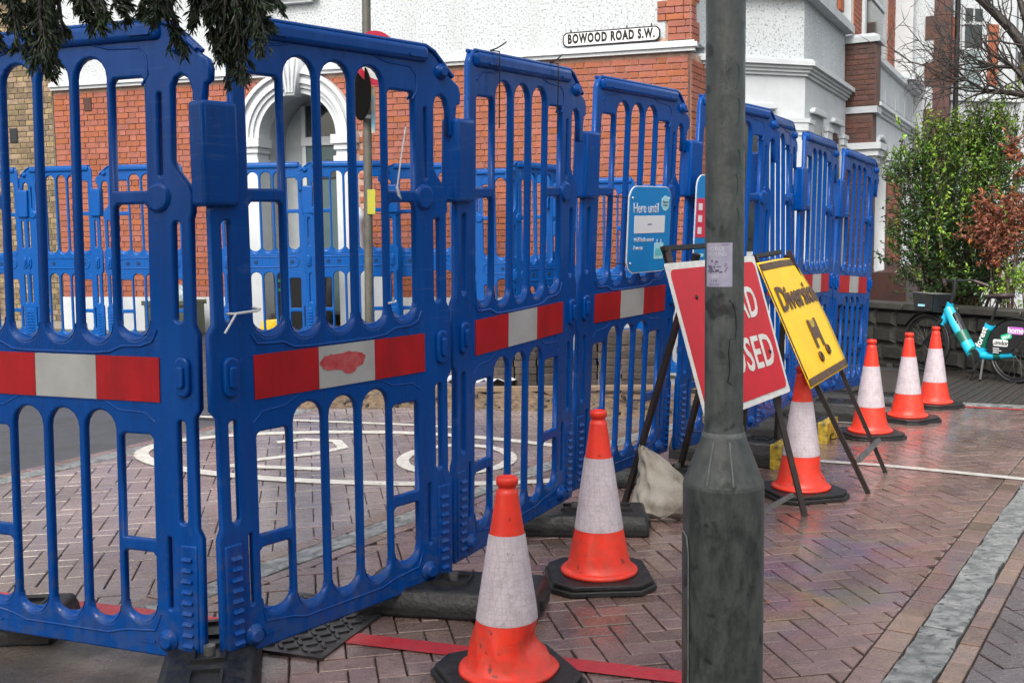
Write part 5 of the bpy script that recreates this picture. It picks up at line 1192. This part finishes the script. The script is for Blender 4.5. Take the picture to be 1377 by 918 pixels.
# basket
bb = empty('front_basket'); bb.parent = bk; bb.matrix_local = Matrix.Translation((-WB + .06, 0, .70))
L_, W_, H_ = .15, .17, .20
sides = MB()
for s in (-1, 1):
    sides.add([(-L_ * .85, s * W_ * .85, 0), (L_ * .85, s * W_ * .85, 0), (L_, s * W_, H_), (-L_, s * W_, H_), (-L_ * .85, s * (W_ * .85 - .008), 0), (L_ * .85, s * (W_ * .85 - .008), 0), (L_, s * (W_ - .008), H_), (-L_, s * (W_ - .008), H_)], [(0, 1, 2, 3), (7, 6, 5, 4), (3, 2, 6, 7), (0, 3, 7, 4), (1, 5, 6, 2)])
    sides.add([(s * L_ * .85, -W_ * .85, 0), (s * L_ * .85, W_ * .85, 0), (s * L_, W_, H_), (s * L_, -W_, H_), (s * (L_ * .85 - .008), -W_ * .85, 0), (s * (L_ * .85 - .008), W_ * .85, 0), (s * (L_ - .008), W_, H_), (s * (L_ - .008), -W_, H_)], [(0, 1, 2, 3), (7, 6, 5, 4), (3, 2, 6, 7), (0, 3, 7, 4), (1, 5, 6, 2)])
sides.build('basket_side', M_bblack, bb); MB().box((0, 0, .005), (L_ * 1.7, W_ * 1.7, .01)).build('basket_floor', M_bblack, bb)
MB().tube([(-L_, -W_, H_), (L_, -W_, H_), (L_, W_, H_), (-L_, W_, H_)], .009, 6, closed=True).build('basket_rim', M_polelight, bb)
MB().bbox(-.06, .03, -W_ - .002, -W_ * .95, .05, .075).build('basket_logo', M_pale, bb)
MB().tube([(-WB + .16, 0, .76), (-WB + .28, 0, .78)], .015, 8).build('basket_bracket', M_bblack, bk)
# drive
cr_ = empty('crank'); cr_.parent = bk; cr_.matrix_local = Matrix.Translation((-.475, -.06, .25))
MB().lathe([(.07, -.008), (.075, 0), (.07, .008)], 20, RX90).build('chain_ring', M_bblack, cr_); MB().bar((0, -.03, 0), (.05, -.035, -.15), .022).build('crank_arm', M_bblack, cr_); MB().box((.055, -.075, -.155), (.09, .07, .02)).build('pedal', M_bblack, cr_)
MB().bar((0, .1, 0), (-.05, .12, .15), .022).build('crank_arm', M_bblack, cr_)
MB().bar((-.40, -.05, .22), (-.43, -.16, .012), .02).bar((-.36, -.05, .22), (-.29, -.16, .012), .02).build('kickstand', M_bblack, bk)
MB().lathe([(.045, -.075), (.05, -.03), (.05, .03)], 16, RX90).build('rear_hub_motor', M_bblack, bk)
# ------------------------------------------------------------------ traffic sign pole by the porch
tp = empty('traffic_sign_pole', T(-1.665, 12.25, gz(-1.66, 12.25)) @ Matrix.Rotation(math.radians(1.0), 4, 'Y'), 'slim grey pole with round traffic signs seen from the side', 'sign pole')
MB().lathe([(.05, -.02), (.05, 5.5)], 16).build('pole_tube', M_dpole, tp)
def disc(z, off, yaw, r, m_front, m_back, m_ring, name):
    s = empty(name); s.parent = tp; s.matrix_local = Matrix.Translation((off[0], off[1], z)) @ Matrix.Rotation(yaw, 4, 'Z')
    MB().lathe([(r, -.004), (r, .004)], 36, RX90, smooth=False).build('disc', m_back, s)
    if m_ring:
        MB().lathe([(r, .0045), (r, .007)], 36, RX90, smooth=False).build('red_ring', m_ring, s); MB().lathe([(r * .78, .0075), (r * .78, .009)], 36, RX90, smooth=False).build('disc_face', m_front, s)
    return s
zs = -gz(-1.66, 12.25)
disc(3.55 + zs, (.13, -.09, 0), math.radians(38), .305, M_signwhite, M_signback, mat('sign_ring_red', (.45, .02, .05, 1), rough=.35), 'round_sign')
M_mattblack = mat('matt_black_back', (.004, .004, .004, 1), rough=.9, spec=.05)
disc(3.16 + zs, (-.05, -.10, 0), math.radians(-62), .30, M_mattblack, M_mattblack, None, 'round_sign_back')
MB().bbox(.06, .10, -.10, -.06, 2.72 + zs, 3.22 + zs).build('sticker_strip', mat('colourful_strip', (.04, .35, .55, 1), (.55, .35, .10, 1), scale=5, rough=.4), tp)
MB().lathe([(.058, 2.7), (.058, 2.74)], 14).build('clip_band', M_tie, tp); MB().lathe([(.058, 3.2), (.058, 3.24)], 14).build('clip_band', M_tie, tp)
MB().bbox(.0, .09, -.062, -.052, 1.62, 1.9).build('yellow_plate', M_hivis, tp)
# ------------------------------------------------------------------ bins and boards by the porch
def wheelie(x, y, rz, lab, stripe_m=None):
    r = empty('wheeled_bin', T(x, y, gz(x, y), rz), lab, 'bin', 'bins by the porch')
    V = [(-.22, -.25, .08), (.22, -.25, .08), (.22, .25, .08), (-.22, .25, .08), (-.28, -.32, .95), (.28, -.32, .95), (.28, .32, .95), (-.28, .32, .95)]
    link('bin_body', bevel_mesh(MB().add(V, [(3, 2, 1, 0), (4, 5, 6, 7), (0, 1, 5, 4), (1, 2, 6, 5), (2, 3, 7, 6), (3, 0, 4, 7)]).mesh('bin_body', M_bin), .02, 2), r)
    link('lid', bevel_mesh(MB().add([(-.3, -.34, .951), (.3, -.34, .951), (.3, .34, .951), (-.3, .34, .951), (-.27, -.30, 1.0), (.27, -.3, 1.0), (.27, .34, 1.06), (-.27, .34, 1.06)], [(3, 2, 1, 0), (4, 5, 6, 7), (0, 1, 5, 4), (1, 2, 6, 5), (2, 3, 7, 6), (3, 0, 4, 7)]).mesh('lid', M_bin), .015, 2), r)
    for s in (-1, 1): MB().lathe([(.09, -.02), (.09, .02)], 16, Matrix.Translation((s * .24, .22, .09)) @ Matrix.Rotation(math.pi / 2, 4, 'Y')).build('bin_wheel', M_rubber, r)
    if stripe_m:
        for z in (.62, .74): MB().bbox(-.24, .24, -.318, -.30, z, z + .035).build('green_band', stripe_m, r)
m_band = mat('green_band', (.02, .22, .08, 1), rough=.4)
wheelie(-2.86, 14.1, .1, 'black wheeled bin with green bands in the porch', m_band)
wheelie(-2.62, 13.75, .0, 'plain black wheeled bin at the back of the porch')
o = link('white_board', bevel_mesh(MB().box((0, 0, .57), (.62, .06, 1.14)).mesh('white_board', M_stucco), .008, 1), label='plain white board standing on the step beside the porch', cat='board'); o.matrix_world = T(-1.92, 13.6, gz(-1.92, 13.6) + .62 - .62, -.28)
o = MB().lathe([(.11, 0), (.11, .08), (.085, .1), (.08, 1.5), (.10, 1.53), (.105, 1.62), (.06, 1.7)], 20).build('white_post', M_stucco, label='round white post beside the porch steps', cat='post'); o.matrix_world = T(-1.98, 13.75, gz(-1.98, 13.75))
rbx = empty('recycling_box', T(-4.62, 14.45, gz(-4.62, 14.4), -.28), 'olive recycling crate against the white plinth', 'crate')
b = MB()
for s in (-1, 1): b.bbox(-.33, .33, s * .2 - .01, s * .2 + .01, .02, .46).bbox(s * .33 - .01, s * .33 + .01, -.19, .19, .02, .46)
b.bbox(-.33, .33, -.19, .19, 0, .02).build('crate_shell', M_binolive, rbx); MB().bbox(-.36, .36, -.23, -.211, .42, .48).bbox(-.36, .36, .211, .23, .42, .48).build('crate_rim', M_binolive, rbx)
MB().bbox(-.33, .33, -.213, -.2105, .12, .14).build('dark_band', M_black, rbx)
rn = random.Random(4)
def bagp(u, v):
    a = 2 * math.pi * u; f = 1 + .12 * math.sin(6 * a + 8 * v) + .08 * math.sin(11 * a - 5 * v); q = math.sin(math.pi * min(1, v * .9 + .12)) ** .6
    return (.29 * f * q * math.cos(a), .16 * f * q * math.sin(a), .42 * v)
o = lump_mesh(bagp, 30, 12, 'recycling_bag', M_bag, label='clear bag of bottles and cartons on top of the olive crate', cat='bag'); o.matrix_world = T(-4.62, 14.45, gz(-4.62, 14.4) + .30, -.28)
yb = link('yellow_block', bevel_mesh(MB().add([(-.13, -.1, 0), (.13, -.1, 0), (.13, .1, 0), (-.13, .1, 0), (-.09, -.08, .2), (.13, -.1, .22), (.13, .1, .22), (-.09, .08, .2)], [(3, 2, 1, 0), (4, 5, 6, 7), (0, 1, 5, 4), (1, 2, 6, 5), (2, 3, 7, 6), (3, 0, 4, 7)]).mesh('yellow_block', mat('bright_yellow_plastic', (.85, .55, .02, 1), rough=.4)), .01, 2), label='bright yellow plastic block standing inside the far fence', cat='block')
yb.matrix_world = T(-3.28, 14.25, gz(-3.28, 14.25))
# ------------------------------------------------------------------ plants
def leaf_quads(b, p, d, up, l, w, rnd):
    d = d.normalized(); s = d.cross(up); s = s.normalized() if s.length > 1e-4 else Vector((1, 0, 0)); n = s.cross(d)
    m = p + d * l * .5 + n * l * .06
    b.add([p, m - s * w / 2, p + d * l, m + s * w / 2], [(0, 1, 2, 3)])
def rdir(r): 
    while True:
        v = Vector((r.uniform(-1, 1), r.uniform(-1, 1), r.uniform(-1, 1)))
        if .05 < v.length < 1: return v.normalized()
# hanging conifer: trunk stands out of view on the left
ct = empty('conifer_tree', T(-2.35, 2.35, 0), 'dark conifer tree whose drooping sprays hang over the barriers', 'tree')
MB().tube([(0, 0, -.02), (.03, .0, 1.2), (.0, .02, 2.6), (.05, 0, 4.2), (.02, 0, 6)], [.17, .14, .12, .08, .03], 14).build('trunk', M_bark, ct)
rn = random.Random(77); TW = MB(); LF = MB()
def spray(p0, d0, length, nleaf, droop, depth=0):
    p = Vector(p0); d = Vector(d0).normalized(); n = max(4, int(length / .03)); pts = [p.copy()]
    for i in range(n):
        d = (d + Vector((rn.uniform(-.18, .18), rn.uniform(-.18, .18), -droop + rn.uniform(-.12, .12))) * .35).normalized(); p = p + d * (length / n); pts.append(p.copy())
        if depth < 2 and rn.random() < (.85 if depth == 0 else .55):
            spray(p, d + rdir(rn) * .9 + Vector((0, 0, -.2)), length * rn.uniform(.22, .42), nleaf, droop, depth + 1)
        for q in range(nleaf):
            sd_ = rdir(rn); dd = (d * 1.1 + sd_ * .75 + Vector((0, 0, -.25)))
            leaf_quads(LF, p + rdir(rn) * .004, dd, rdir(rn), rn.uniform(.014, .032), rn.uniform(.004, .007), rn)
    TW.tube(pts, [.004 - .003 * i / len(pts) for i in range(len(pts))] if depth else [.008 - .006 * i / len(pts) for i in range(len(pts))], 5)
iv = ct.matrix_world.inverted(); bpy.context.view_layer.update(); iv = T(-2.35, 2.35, 0).inverted()
def hang(px, py, Y, d, ln, dr=.5):
    for q in range(2): spray(iv @ (at(px, py, Y) + rdir(rn) * .015), Vector(d) + rdir(rn) * .2, ln * (.6 if px < 150 else .74) * (1 - .15 * q), 5, dr)
for (px, py, Y, d, ln, dr) in ((-30, -40, 2.6, (.3, 0, -1), .20, .5), (10, -40, 2.55, (.25, .1, -1), .22, .5), (40, -45, 2.6, (.1, 0, -1), .30, .4), (55, -40, 2.5, (.1, .1, -1), .30, .3), (62, -30, 2.65, (.0, 0, -1), .29, .3), (72, -30, 2.6, (-.05, 0, -1), .24, .3),
        (80, -40, 2.6, (.6, 0, -.8), .22, .35), (95, -45, 2.55, (.8, 0, -.6), .22, .4), (105, -30, 2.6, (1, 0, -.3), .17, .4), (30, -30, 2.7, (.6, .1, -.7), .24, .4), (-10, -10, 2.6, (.9, 0, -.35), .22, .3), (120, -45, 2.7, (1, .1, -.2), .16, .4),
        (205, -50, 2.55, (.0, 0, -1), .14, .4), (222, -50, 2.6, (.15, 0, -1), .22, .3), (215, -45, 2.5, (-.1, .1, -1), .13, .3), (245, -50, 2.6, (.3, 0, -1), .17, .4), (265, -45, 2.55, (.1, .1, -1), .19, .3), (285, -45, 2.6, (.3, 0, -1), .22, .3), (300, -45, 2.55, (.2, 0, -1), .26, .3),
        (310, -45, 2.6, (.1, 0, -1), .28, .25), (318, -40, 2.65, (.1, 0, -1), .29, .25), (325, -45, 2.5, (.12, .1, -1), .27, .25), (335, -45, 2.6, (.05, 0, -1), .22, .3), (290, -40, 2.7, (.5, 0, -.8), .2, .3), (270, -30, 2.6, (1, 0, -.4), .16, .4)):
    hang(px, py, Y, Vector(d), ln, dr)
for k in range(26):      # sprays along the limbs, above the frame
    hang(-330 + k * 26, -120 - 40 * (k % 3), 2.55 + .06 * (k % 4), Vector((.5, .1, -.6 + .35 * (k % 3))), .26, .3)
# unseen crown foliage, added over and behind the viewer to shade the near fence
CR = MB()
for k in range(6500):
    v = rdir(rn); rad = rn.random() ** .4; p = Vector((1.9 + v.x * 3.6 * rad, -4.2 + v.y * 1.7 * rad, 2.9 + v.z * 2.6 * rad))
    d = (Vector((v.x, v.y, -.6)) + rdir(rn) * .6); leaf_quads(CR, p, d, rdir(rn), rn.uniform(.2, .36), rn.uniform(.06, .11), rn)
for k in range(1500):  # second unseen clump, added between the sun and the near barriers
    v = rdir(rn); rad = rn.random() ** .4; p = Vector((1.05 + v.x * 2.1 * rad, -1.35 + v.y * 1.5 * rad, 4.7 + v.z * 1.0 * rad))
    d = (Vector((v.x, v.y, -.6)) + rdir(rn) * .6); leaf_quads(CR, p, d, rdir(rn), rn.uniform(.2, .36), rn.uniform(.06, .11), rn)
CR.build('shade_foliage', M_conifer, ct, kind='stuff')
LF.build('foliage', M_conifer, ct, kind='stuff')
for path, r in (([(0, 0, 2.25), (.5, .12, 2.28), (1.0, .22, 2.22), (1.4, .27, 2.18)], [.03, .022, .014, .008]), ([(0, 0, 2.5), (.8, .2, 2.38), (1.3, .25, 2.25), (1.75, .25, 2.15)], [.03, .022, .014, .007]), ([(0, 0, 2.2), (.6, .2, 2.2), (1.1, .25, 2.14)], [.022, .015, .007])):
    MB().tube(path, r, 8).build('limb', M_bark, ct)
TW.build('twigs', M_bark, ct, kind='stuff')
# garden shrubs
def shrub(name, lab, base, blobs, mats, nleaf, lsz, stems, seed, group=None):
    r = random.Random(seed); root = empty(name, T(*base), lab, 'shrub', group); B = Vector(base)
    st = MB(); L = [MB() for _ in mats]
    tot = sum(b[3] * b[4] for b in blobs)
    for (x, y, z, rx, rz, mi) in blobs:
        c = Vector((x, y, z)) - B; n = int(nleaf * rx * rz / tot)
        # clumps of leaves on twigs
        for k in range(max(3, n // 14)):
            v = rdir(r); rad = r.random() ** .42; p = c + Vector((v.x * rx * rad, v.y * rx * .8 * rad, v.z * rz * rad)); d = (v + Vector((0, 0, .9)) + rdir(r) * .5).normalized()
            ln = r.uniform(.12, .28); st.tube([p, p + d * ln], [.003, .0015], 4)
            m = L[mi] if r.random() < .8 else L[r.randrange(len(mats))]
            for q in range(14):
                t = r.random(); leaf_quads(m, p + d * ln * t, d * .5 + rdir(r), rdir(r), lsz * r.uniform(.7, 1.4), lsz * .5 * r.uniform(.7, 1.2), r)
        for k in range(stems):
            q = c + Vector((r.uniform(-1, 1) * rx * .8, r.uniform(-1, 1) * rx * .5, r.uniform(-.4, .9) * rz)); s0 = Vector((r.uniform(-.25, .25), r.uniform(-.15, .15), 0)); mid = (s0 + q) / 2 + rdir(r) * .12
            st.tube([s0, mid, q], [.014, .009, .004], 5)
    if name == 'privet_bush':      # upright young shoots
        for k in range(70):
            bx0 = blobs[k % 8]; q = Vector((bx0[0] + r.uniform(-1, 1) * bx0[3], bx0[1] + r.uniform(-.6, .3), bx0[2] + r.uniform(-.3, .7) * bx0[4])) - B
            d = Vector((r.uniform(-.35, .35), r.uniform(-.2, .2), 1)).normalized(); ln = r.uniform(.35, .8); st.tube([q, q + d * ln * .5 + rdir(r) * .03, q + d * ln], [.006, .004, .002], 4)
            for t in range(26):
                u = r.random(); leaf_quads(L[2 if u > .35 else 0], q + d * ln * u, d * .7 + rdir(r), rdir(r), .055 * r.uniform(.7, 1.3), .024, r)
    for b_, m in zip(L, mats):
        if b_.v: b_.build('leaves', m, root, kind='stuff')
    st.build('stems', M_twig, root, kind='stuff'); return root
def w3(px, py, Y): return tuple(at(px, py, Y))
def bl(px, py, Y, rpx, rpz, mi): s = Y / 1419; p = at(px, py, Y); return (p.x, p.y, p.z, rpx * s, rpz * s, mi)
shrub('privet_bush', 'tall bushy green shrub growing behind the garden wall', (5.95, 14.1, -.15),
      [bl(1290, 230, 14.0, 62, 62, 0), bl(1250, 275, 13.8, 48, 70, 1), bl(1320, 200, 14.1, 40, 45, 0), bl(1240, 345, 13.8, 45, 55, 1), bl(1290, 330, 13.7, 55, 70, 1), bl(1345, 260, 14.2, 40, 60, 0), bl(1225, 230, 13.9, 25, 40, 0), bl(1330, 180, 14.1, 25, 30, 2), bl(1275, 190, 14, 35, 28, 2), bl(1350, 330, 14.0, 35, 55, 1), bl(1300, 385, 13.7, 70, 25, 1)],
      [M_leaf, M_leafd, M_leafbright], 32000, .05, 14, 5)
shrub('brown_leaved_shrub', 'shrub with dead rust brown leaves above the bicycle saddle', (6.25, 13.15, -.12),
      [bl(1345, 290, 13.2, 32, 26, 0), bl(1330, 320, 13.1, 26, 18, 0), bl(1345, 350, 13.1, 14, 22, 0), bl(1375, 310, 13.2, 18, 30, 0), bl(1375, 215, 13.3, 14, 25, 0)], [M_brown], 2600, .065, 3, 6)
shrub('low_bright_shrub', 'low yellow green shrub just above the wall coping', (6.15, 12.95, -.12), [bl(1365, 385, 13.0, 26, 22, 0), bl(1340, 398, 13.0, 12, 8, 0)], [M_leafbright, M_leaf], 900, .045, 4, 7)
# bare street tree in the garden
bt_ = empty('bare_tree', T(7.35, 13.6, -.2), 'bare dark branched winter tree in front of the far houses', 'tree')
ivb = T(7.35, 13.6, -.2).inverted()
def br(path, radii, Y=13.5): return [ivb @ at(x, y, Y + k * .05) for k, (x, y) in enumerate(path)], radii
MB().tube([(0, 0, -.1), (.0, .02, 1.2), (-.05, 0, 2.4), (-.02, .05, 3.6), (.1, 0, 5.5)], [.14, .12, .10, .08, .04], 12).build('trunk', M_bark, bt_)
bw = MB()
main = [([(1440, 150), (1400, 100), (1377, 62), (1358, 38), (1335, 15), (1310, -8), (1280, -40)], [.09, .08, .07, .062, .055, .05, .03]),
        ([(1436, 180), (1395, 150), (1377, 105), (1362, 90), (1335, 90), (1313, 91)], [.06, .05, .04, .032, .02, .012]),
        ([(1440, 190), (1410, 165), (1380, 128), (1350, 124), (1328, 124), (1300, 108), (1265, 70), (1240, 60), (1215, 30)], [.06, .05, .045, .03, .022, .015, .01, .007, .004]),
        ([(1440, 150), (1395, 70), (1377, 20), (1365, -20)], [.07, .05, .04, .03])]
for p, r_ in main: a_, b_ = br(p, r_); bw.tube(a_, b_, 8)
bw.build('boughs', M_bark, bt_)
tw = MB(); rn = random.Random(31)
def twig(px, py, ang, ln, r0, Y, dep):
    pts = [(px, py)]; x, y = px, py; n = 6
    for i in range(n):
        ang += rn.uniform(-.35, .35); x += math.cos(ang) * ln / n; y += math.sin(ang) * ln / n; pts.append((x, y))
        if dep < 2 and rn.random() < .55: twig(x, y, ang + rn.choice((-1, 1)) * rn.uniform(.4, 1.0), ln * rn.uniform(.35, .6), r0 * .6, Y + rn.uniform(-.15, .15), dep + 1)
    tw.tube([ivb @ at(a, c, Y) for a, c in pts], [r0 * (1 - .8 * i / n) for i in range(n + 1)], 5)
for k in range(44):
    x, y = rn.choice([(1377, 62), (1358, 38), (1335, 15), (1380, 128), (1350, 124), (1328, 124), (1335, 90), (1362, 90), (1300, 108), (1377, 105)])
    twig(x, y, rn.uniform(2.7, 4.7), rn.uniform(55, 135), .013, 13.5 + rn.uniform(-.3, .3), 0)
tw.build('twigs', M_bark, bt_, kind='stuff')
